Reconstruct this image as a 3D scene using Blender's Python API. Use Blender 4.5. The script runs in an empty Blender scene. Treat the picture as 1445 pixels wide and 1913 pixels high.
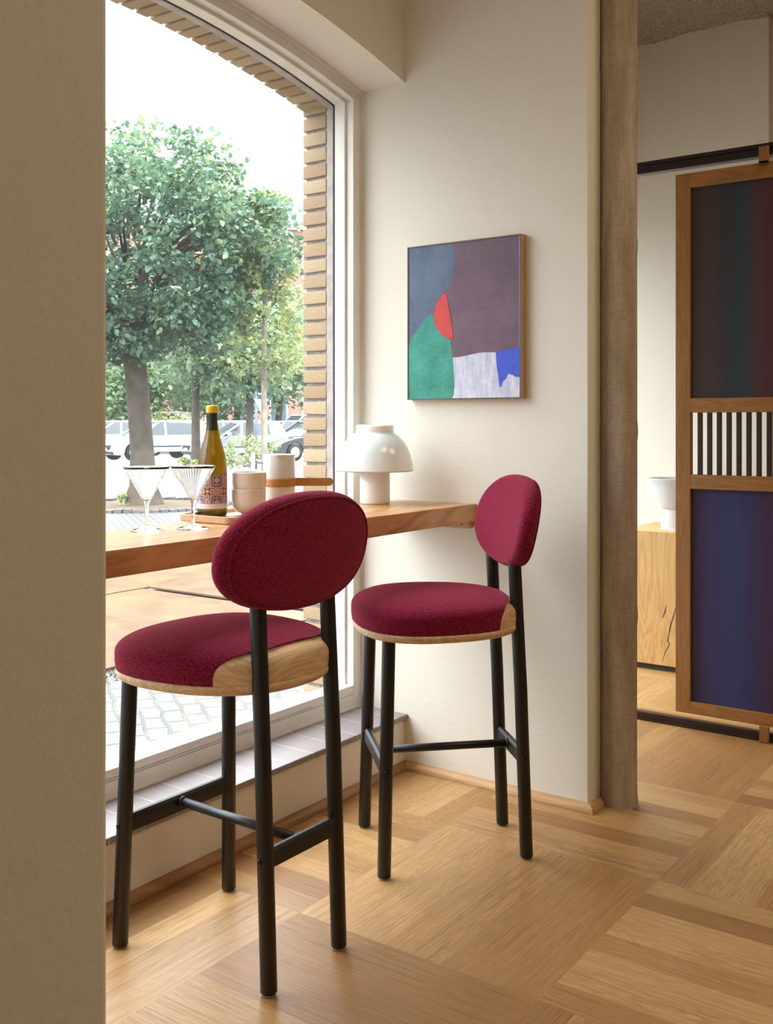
import bpy, bmesh, math, random
from mathutils import Vector, Matrix
R_ = math.radians
random.seed(7)
sc = bpy.context.scene
COL = sc.collection

# ------------------------------------------------------------------ camera, world, light
CAM = Vector((2.1357, -3.1079, 1.28)); YAW = R_(35.54)
cd = bpy.data.cameras.new('camera'); cam = bpy.data.objects.new('camera', cd); COL.objects.link(cam)
cam.location = CAM; cam.rotation_euler = (math.pi/2, 0, YAW)
cd.sensor_fit = 'VERTICAL'; cd.sensor_height = 24.0; cd.lens = 24.0*1894/1913
cd.shift_y = -166.5/1913; cd.clip_start = 0.02; cd.clip_end = 500
sc.camera = cam
sc.view_settings.view_transform = 'Standard'; sc.view_settings.look = 'None'
sc.view_settings.gamma = 1; sc.view_settings.use_curve_mapping = False
sc.view_settings.exposure = 0.06

SKY = 11.3
w = bpy.data.worlds.new('overcast_sky'); sc.world = w; w.use_nodes = True
wn = w.node_tree; wn.nodes.clear()
wo = wn.nodes.new('ShaderNodeOutputWorld'); wb = wn.nodes.new('ShaderNodeBackground')
wt = wn.nodes.new('ShaderNodeTexCoord'); ws = wn.nodes.new('ShaderNodeSeparateXYZ'); wr = wn.nodes.new('ShaderNodeValToRGB')
wr.color_ramp.elements[0].position = 0.0; wr.color_ramp.elements[0].color = (.10, .108, .118, 1)
wr.color_ramp.elements[1].position = 0.80; wr.color_ramp.elements[1].color = (.90, .955, 1.0, 1)
wn.links.new(wt.outputs['Generated'], ws.inputs[0]); wn.links.new(ws.outputs['Z'], wr.inputs[0])
wn.links.new(wr.outputs[0], wb.inputs['Color']); wb.inputs['Strength'].default_value = SKY
wn.links.new(wb.outputs[0], wo.inputs[0])

def area(name, loc, rot, sx, sy, power, color, portal=False):
    l = bpy.data.lights.new(name, 'AREA'); l.shape = 'RECTANGLE'; l.size = sx; l.size_y = sy
    l.energy = power; l.color = color
    if portal: l.cycles.is_portal = True
    o = bpy.data.objects.new(name, l); COL.objects.link(o); o.location = loc; o.rotation_euler = rot
    return o
# portals in the window openings (they only guide the sky light), facing into the rooms (+x)
area('window_portal', (-.45, -1.18, 1.42), (0, -math.pi/2, 0), 2.6, 2.3, 1, (1, 1, 1), True)
area('window_portal', (-.70, 1.35, 1.4), (0, -math.pi/2, 0), 2.6, 2.2, 1, (1, 1, 1), True)
# added fill lights under the ceiling, no real lamps: warm, soft
area('fill_light', (3.6, -3.4, 3.40), (0, 0, 0), 1.6, 1.6, 11, (1, .88, .74))
area('fill_light', (2.3, -.9, 3.40), (0, 0, 0), .9, .9, 15, (1, .80, .55))
area('fill_light', (3.2, 0.6, 3.40), (0, 0, 0), 1.4, 1.4, 34, (1, .84, .62))

# ------------------------------------------------------------------ helpers
F_ = Vector((-math.sin(YAW), math.cos(YAW), 0)); RV = Vector((math.cos(YAW), math.sin(YAW), 0))
def at(px, d, z=-.1):
    p = CAM + F_*d + RV*((px-722.5)/1894*d); return Vector((p.x, p.y, z))
def link(o, parent=None):
    COL.objects.link(o)
    if parent is not None: o.parent = parent
    return o
def mesh_obj(name, verts, faces, mats, parent=None, smooth=False, fm=None):
    me = bpy.data.meshes.new(name); me.from_pydata([tuple(v) for v in verts], [], faces); me.update()
    for m in (mats if isinstance(mats, (list, tuple)) else [mats]): me.materials.append(m)
    if smooth: me.polygons.foreach_set('use_smooth', [True]*len(me.polygons))
    if fm: me.polygons.foreach_set('material_index', fm)
    return link(bpy.data.objects.new(name, me), parent)
def bm_obj(name, bm, mats, parent=None, smooth=False, bevel=0, seg=2):
    bmesh.ops.recalc_face_normals(bm, faces=bm.faces[:])
    me = bpy.data.meshes.new(name); bm.to_mesh(me); bm.free()
    for m in (mats if isinstance(mats, (list, tuple)) else [mats]): me.materials.append(m)
    o = link(bpy.data.objects.new(name, me), parent)
    if bevel:
        b = o.modifiers.new('bevel', 'BEVEL'); b.width = bevel; b.segments = seg; b.limit_method = 'ANGLE'; b.angle_limit = R_(35)
        smooth = True
    if smooth:
        me.polygons.foreach_set('use_smooth', [True]*len(me.polygons))
        if bevel:
            wn_ = o.modifiers.new('wn', 'WEIGHTED_NORMAL'); wn_.keep_sharp = True
    return o
def tag(o, label, cat, group=None):
    o['label'] = label; o['category'] = cat
    if group: o['group'] = group
    return o
def structure(o): o['kind'] = 'structure'; return o
def thing(name, loc, label, cat, group=None, rz=0):
    o = link(bpy.data.objects.new(name, None)); o.location = loc; o.rotation_euler = (0, 0, rz); o.empty_display_size = .1
    return tag(o, label, cat, group)
def bm_box(bm, a, b, mi=0):
    (x0, y0, z0), (x1, y1, z1) = a, b
    vs = [bm.verts.new(p) for p in ((x0,y0,z0),(x1,y0,z0),(x1,y1,z0),(x0,y1,z0),(x0,y0,z1),(x1,y0,z1),(x1,y1,z1),(x0,y1,z1))]
    fs = []
    for f in ((3,2,1,0),(4,5,6,7),(0,1,5,4),(1,2,6,5),(2,3,7,6),(3,0,4,7)):
        q = bm.faces.new([vs[i] for i in f]); q.material_index = mi; fs.append(q)
    return vs
def box(name, a, b, mat, parent=None, bevel=0, seg=2):
    bm = bmesh.new(); bm_box(bm, a, b); return bm_obj(name, bm, mat, parent, bevel=bevel, seg=seg)
def boxes(name, L, mat, parent=None, bevel=0):
    bm = bmesh.new()
    for a, b in L: bm_box(bm, a, b)
    return bm_obj(name, bm, mat, parent, bevel=bevel)
def prism(name, pts, axis, lo, hi, mat, parent=None, bevel=0, smooth=False, seg=2):
    """extrude a 2D polygon along an axis; pts in the two other axes in xyz order"""
    bm = bmesh.new()
    def P(p, t): return {'x': (t, p[0], p[1]), 'y': (p[0], t, p[1]), 'z': (p[0], p[1], t)}[axis]
    A = [bm.verts.new(P(p, lo)) for p in pts]; B = [bm.verts.new(P(p, hi)) for p in pts]
    n = len(pts)
    bm.faces.new(A); bm.faces.new(B[::-1])
    for i in range(n): bm.faces.new((A[i], B[i], B[(i+1) % n], A[(i+1) % n]))
    return bm_obj(name, bm, mat, parent, bevel=bevel, smooth=smooth, seg=seg)
def lathe(name, prof, mat, parent=None, seg=64, loc=(0, 0, 0), flute=None, fm=None, mats=None):
    V = []; Fc = []; n = len(prof); mi = []
    for i in range(seg):
        t = 2*math.pi*i/seg
        for k, (r, z) in enumerate(prof):
            rr = r
            if flute and flute[0] <= k <= flute[1]: rr = r*(1+flute[2]*math.cos(flute[3]*t))
            V.append((loc[0]+rr*math.cos(t), loc[1]+rr*math.sin(t), loc[2]+z))
    for i in range(seg):
        j = (i+1) % seg
        for k in range(n-1):
            a, b, c, d = i*n+k, j*n+k, j*n+k+1, i*n+k+1
            if prof[k][0] < 1e-6: Fc.append((a, c, d))
            elif prof[k+1][0] < 1e-6: Fc.append((a, b, c))
            else: Fc.append((a, b, c, d))
            mi.append(fm[k] if fm else 0)
    o = mesh_obj(name, V, Fc, mats or mat, parent, smooth=True, fm=mi if fm else None)
    bm = bmesh.new(); bm.from_mesh(o.data); bmesh.ops.remove_doubles(bm, verts=bm.verts[:], dist=1e-6)
    bmesh.ops.recalc_face_normals(bm, faces=bm.faces[:]); bm.to_mesh(o.data); bm.free()
    return o
def smoothp(pts, n=6):
    """Catmull-Rom refine of a 2D profile"""
    out = []
    P = [pts[0]]+list(pts)+[pts[-1]]
    for i in range(1, len(P)-2):
        p0, p1, p2, p3 = P[i-1], P[i], P[i+1], P[i+2]
        for k in range(n):
            t = k/n
            out.append(tuple(.5*((2*p1[j])+(-p0[j]+p2[j])*t+(2*p0[j]-5*p1[j]+4*p2[j]-p3[j])*t*t+(-p0[j]+3*p1[j]-3*p2[j]+p3[j])*t**3) for j in range(len(p1))))
    out.append(tuple(pts[-1])); return out
def bm_tube(bm, pts, rads, seg=16, cap=True):
    pts = [Vector(p) for p in pts]; rings = []
    for i, p in enumerate(pts):
        d = (pts[min(i+1, len(pts)-1)]-pts[max(i-1, 0)]).normalized()
        up = Vector((0, 0, 1)) if abs(d.z) < .9 else Vector((1, 0, 0))
        a = d.cross(up).normalized(); b = d.cross(a)
        r = rads[i] if isinstance(rads, (list, tuple)) else rads
        rings.append([bm.verts.new(p+a*(r*math.cos(2*math.pi*k/seg))+b*(r*math.sin(2*math.pi*k/seg))) for k in range(seg)])
    for i in range(len(rings)-1):
        for k in range(seg):
            bm.faces.new((rings[i][k], rings[i][(k+1) % seg], rings[i+1][(k+1) % seg], rings[i+1][k]))
    if cap: bm.faces.new(rings[0][::-1]); bm.faces.new(rings[-1])
def tube(name, pts, rads, mat, parent=None, seg=20, bevel=0):
    bm = bmesh.new(); bm_tube(bm, pts, rads, seg); return bm_obj(name, bm, mat, parent, smooth=True, bevel=bevel)

# ------------------------------------------------------------------ materials
class NT:
    def __init__(s, name):
        s.m = bpy.data.materials.new(name); s.m.use_nodes = True; s.t = s.m.node_tree
        s.b = s.t.nodes['Principled BSDF']; s.o = s.t.nodes['Material Output']
    def n(s, typ, **kw):
        x = s.t.nodes.new(typ)
        for k, v in kw.items():
            if k in x.inputs: x.inputs[k].default_value = v
            else: setattr(x, k, v)
        return x
    def l(s, a, b): s.t.links.new(a, b)
    def coord(s, which='Object', scale=(1, 1, 1), rot=(0, 0, 0), loc=(0, 0, 0)):
        c = s.n('ShaderNodeTexCoord'); m = s.n('ShaderNodeMapping')
        m.inputs['Scale'].default_value = scale; m.inputs['Rotation'].default_value = rot; m.inputs['Location'].default_value = loc
        s.l(c.outputs[which], m.inputs[0]); return m.outputs[0]
    def noise(s, vec, scale, detail=4, rough=.55, dist=0):
        x = s.n('ShaderNodeTexNoise'); x.inputs['Scale'].default_value = scale; x.inputs['Detail'].default_value = detail
        x.inputs['Roughness'].default_value = rough; x.inputs['Distortion'].default_value = dist
        if vec is not None: s.l(vec, x.inputs['Vector'])
        return x.outputs['Fac']
    def ramp(s, fac, stops, interp='LINEAR'):
        r = s.n('ShaderNodeValToRGB'); e = r.color_ramp.elements; r.color_ramp.interpolation = interp
        while len(e) < len(stops): e.new(.5)
        for el, (p, c) in zip(e, stops): el.position = p; el.color = (*c, 1) if len(c) == 3 else c
        s.l(fac, r.inputs[0]); return r.outputs[0]
    def mix(s, fac, a, b, blend='MIX'):
        m = s.n('ShaderNodeMix', data_type='RGBA', blend_type=blend)
        for i, v in ((0, fac), (6, a), (7, b)):
            if hasattr(v, 'is_output'): s.l(v, m.inputs[i])
            else: m.inputs[i].default_value = v if i == 0 else (*v, 1)
        return m.outputs[2]
    def math(s, op, a, b=0):
        m = s.n('ShaderNodeMath', operation=op)
        for i, v in ((0, a), (1, b)):
            if hasattr(v, 'is_output'): s.l(v, m.inputs[i])
            else: m.inputs[i].default_value = v
        return m.outputs[0]
    def bump(s, h, strength=.3, dist=.01):
        b = s.n('ShaderNodeBump'); b.inputs['Strength'].default_value = strength; b.inputs['Distance'].default_value = dist
        s.l(h, b.inputs['Height']); s.l(b.outputs[0], s.b.inputs['Normal']); return b
    def base(s, c):
        if hasattr(c, 'is_output'): s.l(c, s.b.inputs['Base Color'])
        else: s.b.inputs['Base Color'].default_value = (*c, 1)
    def rough(s, r):
        if hasattr(r, 'is_output'): s.l(r, s.b.inputs['Roughness'])
        else: s.b.inputs['Roughness'].default_value = r

def plain(name, c, rough=.5, metal=0, bumpscale=0, bstr=.1, var=.06, **kw):
    m = NT(name); v = m.coord()
    f = m.noise(v, 9 if not bumpscale else bumpscale*.2, 3)
    m.base(m.ramp(f, [(.3, tuple(x*(1-var) for x in c)), (.7, tuple(min(1, x*(1+var)) for x in c))]))
    m.rough(rough); m.b.inputs['Metallic'].default_value = metal
    if bumpscale: m.bump(m.noise(v, bumpscale, 3), bstr, .003)
    for k, val in kw.items(): m.b.inputs[k.replace('_', ' ')].default_value = val
    return m.m

def plaster(name, c, bstr=.25):
    m = NT(name); v = m.coord()
    m.base(m.ramp(m.noise(v, 2.2, 5), [(.3, tuple(x*.97 for x in c)), (.7, c)]))
    m.rough(.75)
    h = m.math('ADD', m.noise(v, 60, 4), m.math('MULTIPLY', m.noise(v, 7, 3), 1.5))
    m.bump(h, bstr, .004); return m.m

def wood(name, c1, c2, axis='x', scale=1., rough=.45, ring=.5, bstr=.12):
    m = NT(name); st = {'x': (.12, 1, 1), 'y': (1, .12, 1), 'z': (1, 1, .12)}[axis]
    v = m.coord(scale=tuple(s*scale for s in st))
    broad = m.noise(v, 6, 3, .5, 1.2)
    rings = m.math('FRACT', m.math('MULTIPLY', broad, 7), 0)
    rr = m.math('MULTIPLY', m.math('ABSOLUTE', m.math('SUBTRACT', rings, .5)), 2)
    v2 = m.coord(scale=tuple((s if s == 1 else .035)*scale for s in st))
    fine = m.noise(v2, 160, 2, .6)
    f = m.math('ADD', m.math('MULTIPLY', rr, ring), m.math('MULTIPLY', fine, 1-ring*.6))
    m.base(m.ramp(f, [(.15, c2), (.95, c1)])); m.rough(rough)
    m.bump(fine, bstr, .001); return m.m

M = {}
M['wall'] = plaster('white_plaster', (.80, .752, .655))
M['wall2'] = plaster('white_plaster_smooth', (.80, .752, .655), .12)
M['warm_wall'] = plaster('warm_brown_plaster', (.52, .44, .35))
M['frame_paint'] = plain('white_window_paint', (.80, .775, .71), .35, bumpscale=40, bstr=.08)
M['seam'] = plain('dark_seam', (.05, .045, .04), .8)
M['brown_metal'] = plain('weathered_brown_steel', (.40, .335, .31), .55, bumpscale=120, bstr=.3, var=.2)
M['counter'] = wood('oak_counter', (.60, .33, .13), (.36, .165, .052), 'y', 1.3, .33, .75)
M['cleat'] = wood('light_oak', (.66, .42, .19), (.5, .29, .11), 'x', 1.2, .5)
M['ash'] = wood('pale_ash', (.76, .53, .30), (.54, .32, .15), 'y', 2.2, .5, .6)
M['black_metal'] = plain('black_stained_metal', (.008, .0065, .0058), .40, bumpscale=220, bstr=.03)
M['bolt'] = plain('bolt_steel', (.03, .03, .03), .3, 1)
M['felt'] = plain('grey_glide', (.35, .35, .33), .8)
M['trimwood'] = wood('oak_bead', (.60, .36, .17), (.44, .24, .10), 'x', 1.5, .5)
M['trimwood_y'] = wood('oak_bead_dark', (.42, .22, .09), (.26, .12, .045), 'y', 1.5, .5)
M['doorwood'] = wood('brown_oak', (.40, .19, .055), (.23, .10, .026), 'z', 2.2, .42, .35)
M['doorwood_x'] = wood('brown_oak_rail', (.42, .20, .06), (.24, .105, .028), 'x', 2.2, .42, .45)
M['white_ceramic'] = plain('glossy_white', (.62, .62, .63), .13, var=.01)
M['lampglass'] = plain('opal_glass', (.93, .93, .935), .12, var=.01, Subsurface_Weight=.35, Coat_Weight=.3)
M['cream'] = plain('cream_glaze', (.78, .70, .61), .14, var=.04, Coat_Weight=.4)
M['tray'] = wood('tray_beech', (.62, .36, .20), (.50, .27, .14), 'y', 2, .5, .3)
M['strap'] = wood('handle_oak', (.60, .29, .085), (.46, .19, .05), 'x', 3, .4, .3)
M['yellow'] = plain('yellow_wax', (.78, .52, .02), .3, var=.05)
M['rail'] = plain('dark_rail', (.022, .012, .011), .3, var=.1)
M['slat'] = plain('dark_slat', (.035, .018, .014), .35, var=.15)
M['bark'] = plain('bark', (.075, .058, .042), .9, bumpscale=30, bstr=.9, var=.3)
M['bark2'] = plain('pale_bark', (.30, .27, .21), .9, bumpscale=40, bstr=.7, var=.25)

# burgundy boucle
m = NT('burgundy_boucle'); v = m.coord()
n1 = m.noise(v, 330, 2, .6); n2 = m.noise(v, 120, 3, .6)
m.base(m.ramp(n1, [(.34, (.050, .0015, .010)), (.66, (.34, .018, .062))])); m.rough(.95)
m.b.inputs['Sheen Weight'].default_value = .45; m.b.inputs['Sheen Tint'].default_value = (.95, .20, .27, 1); m.b.inputs['Sheen Roughness'].default_value = .45
m.b.inputs['Specular IOR Level'].default_value = .12
m.bump(m.math('ADD', n1, m.math('MULTIPLY', n2, .8)), .75, .0035); M['fabric'] = m.m

# concrete column with hessian-like texture
m = NT('cast_concrete'); v = m.coord(scale=(1, 1, .12)); v2 = m.coord(); v3 = m.coord(scale=(1, 1, 6))
cf_ = m.math('ADD', m.math('MULTIPLY', m.noise(v, 22, 5, .6), .6), m.math('ADD', m.math('MULTIPLY', m.noise(v3, 26, 5, .7), .22), m.math('MULTIPLY', m.noise(m.coord(scale=(1, 1, .1)), 260, 2), .2)))
m.base(m.ramp(cf_, [(.34, (.25, .185, .125)), (.52, (.40, .315, .225)), (.68, (.54, .45, .35))])); m.rough(.8)
m.bump(m.math('ADD', m.noise(v3, 40, 4), m.noise(v2, 160, 3)), .4, .003); M['column'] = m.m
# rough aggregate ceiling
m = NT('rough_concrete_ceiling'); v = m.coord()
vo = m.n('ShaderNodeTexVoronoi'); m.l(v, vo.inputs[0]); vo.inputs['Scale'].default_value = 85
f = m.math('ADD', m.math('MULTIPLY', vo.outputs['Distance'], .6), m.math('MULTIPLY', m.noise(v, 18, 6, .7), .6))
m.base(m.ramp(f, [(.25, (.13, .10, .07)), (.5, (.33, .27, .20)), (.9, (.45, .39, .30))])); m.rough(.9); m.bump(f, .7, .012); M['ceiling_rough'] = m.m
M['ceiling'] = plaster('ceiling_plaster', (.72, .66, .56))

# floor planks: tone per plank via attributes, grain along UV
m = NT('oak_parquet'); uv = m.n('ShaderNodeUVMap', uv_map='grain'); at_ = m.n('ShaderNodeAttribute', attribute_name='tone')
mp = m.n('ShaderNodeMapping'); m.l(uv.outputs[0], mp.inputs[0]); mp.inputs['Scale'].default_value = (.8, 7, 1)
gr = m.noise(mp.outputs[0], 5, 3, .55, 1.0)
ring = m.math('MULTIPLY', m.math('ABSOLUTE', m.math('SUBTRACT', m.math('FRACT', m.math('MULTIPLY', gr, 6)), .5)), 2)
mp2 = m.n('ShaderNodeMapping'); m.l(uv.outputs[0], mp2.inputs[0]); mp2.inputs['Scale'].default_value = (.32, 34, 1)
fine = m.noise(mp2.outputs[0], 9, 4, .65)
fleck = m.ramp(fine, [(.36, (.50, .46, .42)), (.50, (1, 1, 1))])
tone = m.ramp(at_.outputs['Fac'], [(0, (.28, .130, .042)), (.5, (.46, .252, .092)), (1, (.60, .375, .160))])
gcol = m.mix(m.math('MULTIPLY', ring, m.math('MULTIPLY', m.noise(uv.outputs[0], .35, 0), .75)), tone, (.27, .135, .05))
col = m.mix(.75, gcol, fleck, 'MULTIPLY')
uv2 = m.n('ShaderNodeUVMap', uv_map='edge'); sx = m.n('ShaderNodeSeparateXYZ'); m.l(uv2.outputs[0], sx.inputs[0])
ed = m.math('MULTIPLY', m.math('LESS_THAN', sx.outputs[1], .008), .5)
col = m.mix(ed, col, (.20, .10, .04))
m.base(col); m.rough(m.ramp(fine, [(.3, (.46,)*3), (.7, (.36,)*3)])); m.b.inputs['Specular IOR Level'].default_value = .42
m.bump(fine, .10, .0008); M['floor'] = m.m

# sill tiles
m = NT('grey_violet_tile'); v = m.coord()
sep = m.n('ShaderNodeSeparateXYZ'); m.l(v, sep.inputs[0])
fr = m.math('FRACT', m.math('ADD', m.math('MULTIPLY', sep.outputs[1], 1/.119), .62))
g = m.math('LESS_THAN', fr, .03)
tid = m.math('FLOOR', m.math('ADD', m.math('MULTIPLY', sep.outputs[1], 1/.119), .62))
wnz = m.n('ShaderNodeTexWhiteNoise', noise_dimensions='1D'); m.l(tid, wnz.inputs['W'])
c0 = m.mix(wnz.outputs['Value'], (.24, .205, .21), (.31, .265, .265))
c0 = m.mix(m.math('MULTIPLY', m.noise(v, 35, 4), .5), c0, (.19, .16, .165))
m.base(m.mix(g, c0, (.46, .43, .40))); m.rough(.42); m.bump(m.noise(v, 60, 3), .15, .002); M['tile'] = m.m

# window glass: thin, mostly transparent, a little mirror and an added translucent veil imitating overexposed haze
m = NT('window_pane_glass'); t = m.t
tr = m.n('ShaderNodeBsdfTransparent'); gl = m.n('ShaderNodeBsdfGlossy'); gl.inputs['Roughness'].default_value = .02
tl = m.n('ShaderNodeBsdfTranslucent'); tl.inputs['Color'].default_value = (1, 1, 1, 1); tr.inputs[0].default_value = (.95, .975, .97, 1)
ge = m.n('ShaderNodeNewGeometry'); dt = m.n('ShaderNodeVectorMath', operation='DOT_PRODUCT'); m.l(ge.outputs['Normal'], dt.inputs[0]); m.l(ge.outputs['Incoming'], dt.inputs[1])
frv = m.math('ADD', m.math('MULTIPLY', m.math('POWER', m.math('SUBTRACT', 1, m.math('ABSOLUTE', dt.outputs['Value'])), 5), .9), .03)
m1 = m.n('ShaderNodeMixShader'); m2 = m.n('ShaderNodeMixShader'); m1.inputs[0].default_value = .011
m.l(tr.outputs[0], m1.inputs[1]); m.l(tl.outputs[0], m1.inputs[2])
m.l(frv, m2.inputs[0]); m.l(m1.outputs[0], m2.inputs[1]); m.l(gl.outputs[0], m2.inputs[2]); m.l(m2.outputs[0], m.o.inputs[0])
M['pane'] = m.m
def glassmat(name, c, ior=1.45, rough=0.0):
    m = NT(name); g = m.n('ShaderNodeBsdfGlass'); g.inputs['Color'].default_value = (*c, 1); g.inputs['IOR'].default_value = ior; g.inputs['Roughness'].default_value = rough
    m.l(g.outputs[0], m.o.inputs[0]); return m.m
M['clear_glass'] = glassmat('clear_glass', (.985, .99, .99), 1.36)
def bottlemat(name, c, k=.55):
    m = NT(name); g = m.n('ShaderNodeBsdfGlass'); g.inputs['Color'].default_value = (*c, 1); g.inputs['IOR'].default_value = 1.2; g.inputs['Roughness'].default_value = .05
    tl = m.n('ShaderNodeBsdfTranslucent'); tl.inputs[0].default_value = (*c, 1)
    gg = m.n('ShaderNodeBsdfGlossy'); gg.inputs['Roughness'].default_value = .05
    a = m.n('ShaderNodeMixShader'); a.inputs[0].default_value = k; b = m.n('ShaderNodeMixShader'); b.inputs[0].default_value = .07
    m.l(g.outputs[0], a.inputs[1]); m.l(tl.outputs[0], a.inputs[2]); m.l(a.outputs[0], b.inputs[1]); m.l(gg.outputs[0], b.inputs[2]); m.l(b.outputs[0], m.o.inputs[0])
    return m.m
M['wine'] = bottlemat('amber_wine_bottle', (.37, .25, .003), .6)
M['neck'] = bottlemat('olive_bottle_glass', (.11, .10, .05), .5)

# leaf materials
def leafmat(name, ca, cb, cc):
    m = NT(name); a = m.n('ShaderNodeAttribute', attribute_name='tint')
    c = m.ramp(a.outputs['Fac'], [(0, ca), (.6, cb), (1, cc)]); m.base(c); m.rough(.45)
    tl = m.n('ShaderNodeBsdfTranslucent'); m.l(c, tl.inputs[0]); mx = m.n('ShaderNodeMixShader'); mx.inputs[0].default_value = .35
    m.l(m.b.outputs[0], mx.inputs[1]); m.l(tl.outputs[0], mx.inputs[2]); m.l(mx.outputs[0], m.o.inputs[0]); return m.m
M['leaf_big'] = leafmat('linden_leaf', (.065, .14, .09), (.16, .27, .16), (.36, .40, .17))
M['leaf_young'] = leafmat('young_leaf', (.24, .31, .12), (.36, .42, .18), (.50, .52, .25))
M['leaf_far'] = leafmat('far_leaf', (.15, .25, .15), (.26, .34, .17), (.42, .42, .18))

# ------------------------------------------------------------------ outside ground
m = NT('granite_setts'); v = m.coord(rot=(0, 0, R_(35)), scale=(1, 1, 1)); v0 = m.coord()
nz = m.n('ShaderNodeTexNoise'); nz.inputs['Scale'].default_value = 5; m.l(v, nz.inputs[0])
va = m.n('ShaderNodeVectorMath', operation='MULTIPLY_ADD'); m.l(nz.outputs['Color'], va.inputs[0]); va.inputs[1].default_value = (.05, .05, 0); m.l(v, va.inputs[2])
br = m.n('ShaderNodeTexBrick'); m.l(va.outputs[0], br.inputs['Vector']); br.inputs['Scale'].default_value = 1
br.inputs['Brick Width'].default_value = .17; br.inputs['Row Height'].default_value = .10; br.inputs['Mortar Size'].default_value = .011; br.inputs['Mortar Smooth'].default_value = .5
br.inputs['Color1'].default_value = (.125, .123, .12, 1); br.inputs['Color2'].default_value = (.085, .084, .083, 1); br.inputs['Mortar'].default_value = (.030, .034, .015, 1)
vo = m.n('ShaderNodeTexVoronoi'); m.l(v, vo.inputs[0]); vo.inputs['Scale'].default_value = 6.5
tan = m.math('GREATER_THAN', m.noise(v0, 3.5, 2), .60)
c = m.mix(m.math('MULTIPLY', tan, .35), br.outputs['Color'], (.17, .10, .05))
c = m.mix(m.math('MULTIPLY', m.noise(v0, 20, 5, .7), .55), c, (.15, .15, .146))
m.base(c); m.rough(.5); m.bump(m.math('ADD', m.math('MULTIPLY', br.outputs['Fac'], -1), m.noise(v0, 22, 4)), .6, .02); M['setts'] = m.m
m = NT('wet_asphalt'); v = m.coord(); m.base(m.ramp(m.noise(v, 1.2, 6, .65), [(.3, (.052, .053, .055)), (.7, (.095, .095, .095))])); m.rough(.5); m.bump(m.noise(v, 30, 4), .2, .01); M['asphalt'] = m.m

structure(mesh_obj('ground_cobbles', [at(-700, 1.5), at(2000, 1.5), at(1400, 24.0), at(-500, 24.0)], [(0, 1, 2, 3)], M['setts']))
o = bpy.data.objects['ground_cobbles']
# keep the cobbles outside the house
bm = bmesh.new(); vs = [bm.verts.new(p) for p in ((-.41, -14, -.1), (-.41, 14, -.1), (-30, 14, -.1), (-30, -14, -.1))]; bm.faces.new(vs); bm.to_mesh(o.data); bm.free(); o.data.materials.append(M['setts']) if not o.data.materials else None
structure(mesh_obj('ground_road', [(-120, -60, -.115), (60, 120, -.115), (-120, 160, -.115), (-160, 60, -.115), (20, 110, -.115)][:3]+[(-160, 60, -.115)], [(0, 1, 2, 3)], M['asphalt']))

# ------------------------------------------------------------------ interior floor (parquet panels of eight staves)
V = []; Fc = []; tone = []; uvg = []; uve = []
TX, TY = .695, .725
rf = random.Random(3)
for ix in range(-1, 8):
    for iy in range(-5, 5):
        x0 = .41+ix*TX; y0 = -.36+iy*TY
        alongy = ((ix+iy) % 2) != 0
        n = 8; big = rf.uniform(-.10, .10); prev = rf.random()
        for k in range(n):
            a, b = k/n, (k+1)/n
            if alongy: q = [(x0+a*TX, y0), (x0+b*TX, y0), (x0+b*TX, y0+TY), (x0+a*TX, y0+TY)]
            else: q = [(x0, y0+a*TY), (x0+TX, y0+a*TY), (x0+TX, y0+b*TY), (x0, y0+b*TY)]
            if max(p[0] for p in q) < -.01 and y0 < .3: continue
            lim = 0 if y0 < .3 else -.36
            if rf.random() < .72: prev = rf.random()
            i = len(V); V += [(max(p[0], lim), p[1], 0) for p in q]; Fc.append((i, i+1, i+2, i+3))
            tone.append(min(1, max(0, prev*.85+.08+big)))
            ou, ov = rf.uniform(0, 50), rf.uniform(0, 50)
            wd = TX/n
            if alongy: uvg += [(ou, ov), (ou, ov+wd), (ou+TY, ov+wd), (ou+TY, ov)]; uve += [(0, 0), (0, 1), (1, 1), (1, 0)]
            else: uvg += [(ou, ov), (ou+TX, ov), (ou+TX, ov+wd), (ou, ov+wd)]; uve += [(0, 0), (1, 0), (1, 1), (0, 1)]
fl = structure(mesh_obj('floor', V, Fc, M['floor']))
u1 = fl.data.uv_layers.new(name='grain'); u2 = fl.data.uv_layers.new(name='edge')
for i in range(len(uvg)): u1.data[i].uv = uvg[i]; u2.data[i].uv = uve[i]
aa = fl.data.attributes.new('tone', 'FLOAT', 'FACE'); aa.data.foreach_set('value', tone)
structure(box('floor_slab', (-.285, -8.5, -.12), (6.2, 5.0, -.002), M['ceiling']))
structure(box('floor_slab_next_room', (-.6, .22, -.12), (-.286, 4.6, -.002), M['ceiling']))

# ------------------------------------------------------------------ walls
CZ = 3.45
structure(box('wall_right', (-.285, 0, -.0), (.735, .22, CZ), M['wall'], bevel=.006, seg=3))           # short wall that carries the painting
structure(box('wall_left', (-.285, -4.8, 0), (1.25, -2.386, CZ), M['wall'], bevel=.01, seg=3))          # pier at the left edge
YC = -1.1
def arc(y): return 2.677-.109*(y-YC)**2
ARC_Y = [-2.386+i*(2.386/40) for i in range(41)]
def arched(name, x0, x1, h, ztop, mat, y0=-2.386, y1=0.0, parent=None, sm=False):
    ys = [y0+i*(y1-y0)/40 for i in range(41)]
    pts = [(y, arc(y)-h) for y in ys]+[(y1, ztop), (y0, ztop)] if ztop else [(y, arc(y)-h[0]) for y in ys]+[(y, arc(y)-h[1]) for y in ys[::-1]]
    return prism(name, pts, 'x', x0, x1, mat, parent)
structure(arched('wall_window_lintel', -.285, 0, 0, CZ, M['wall2']))
structure(box('wall_window_parapet', (-.285, -2.386, 0), (0, 0, .18), M['wall2']))
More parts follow.
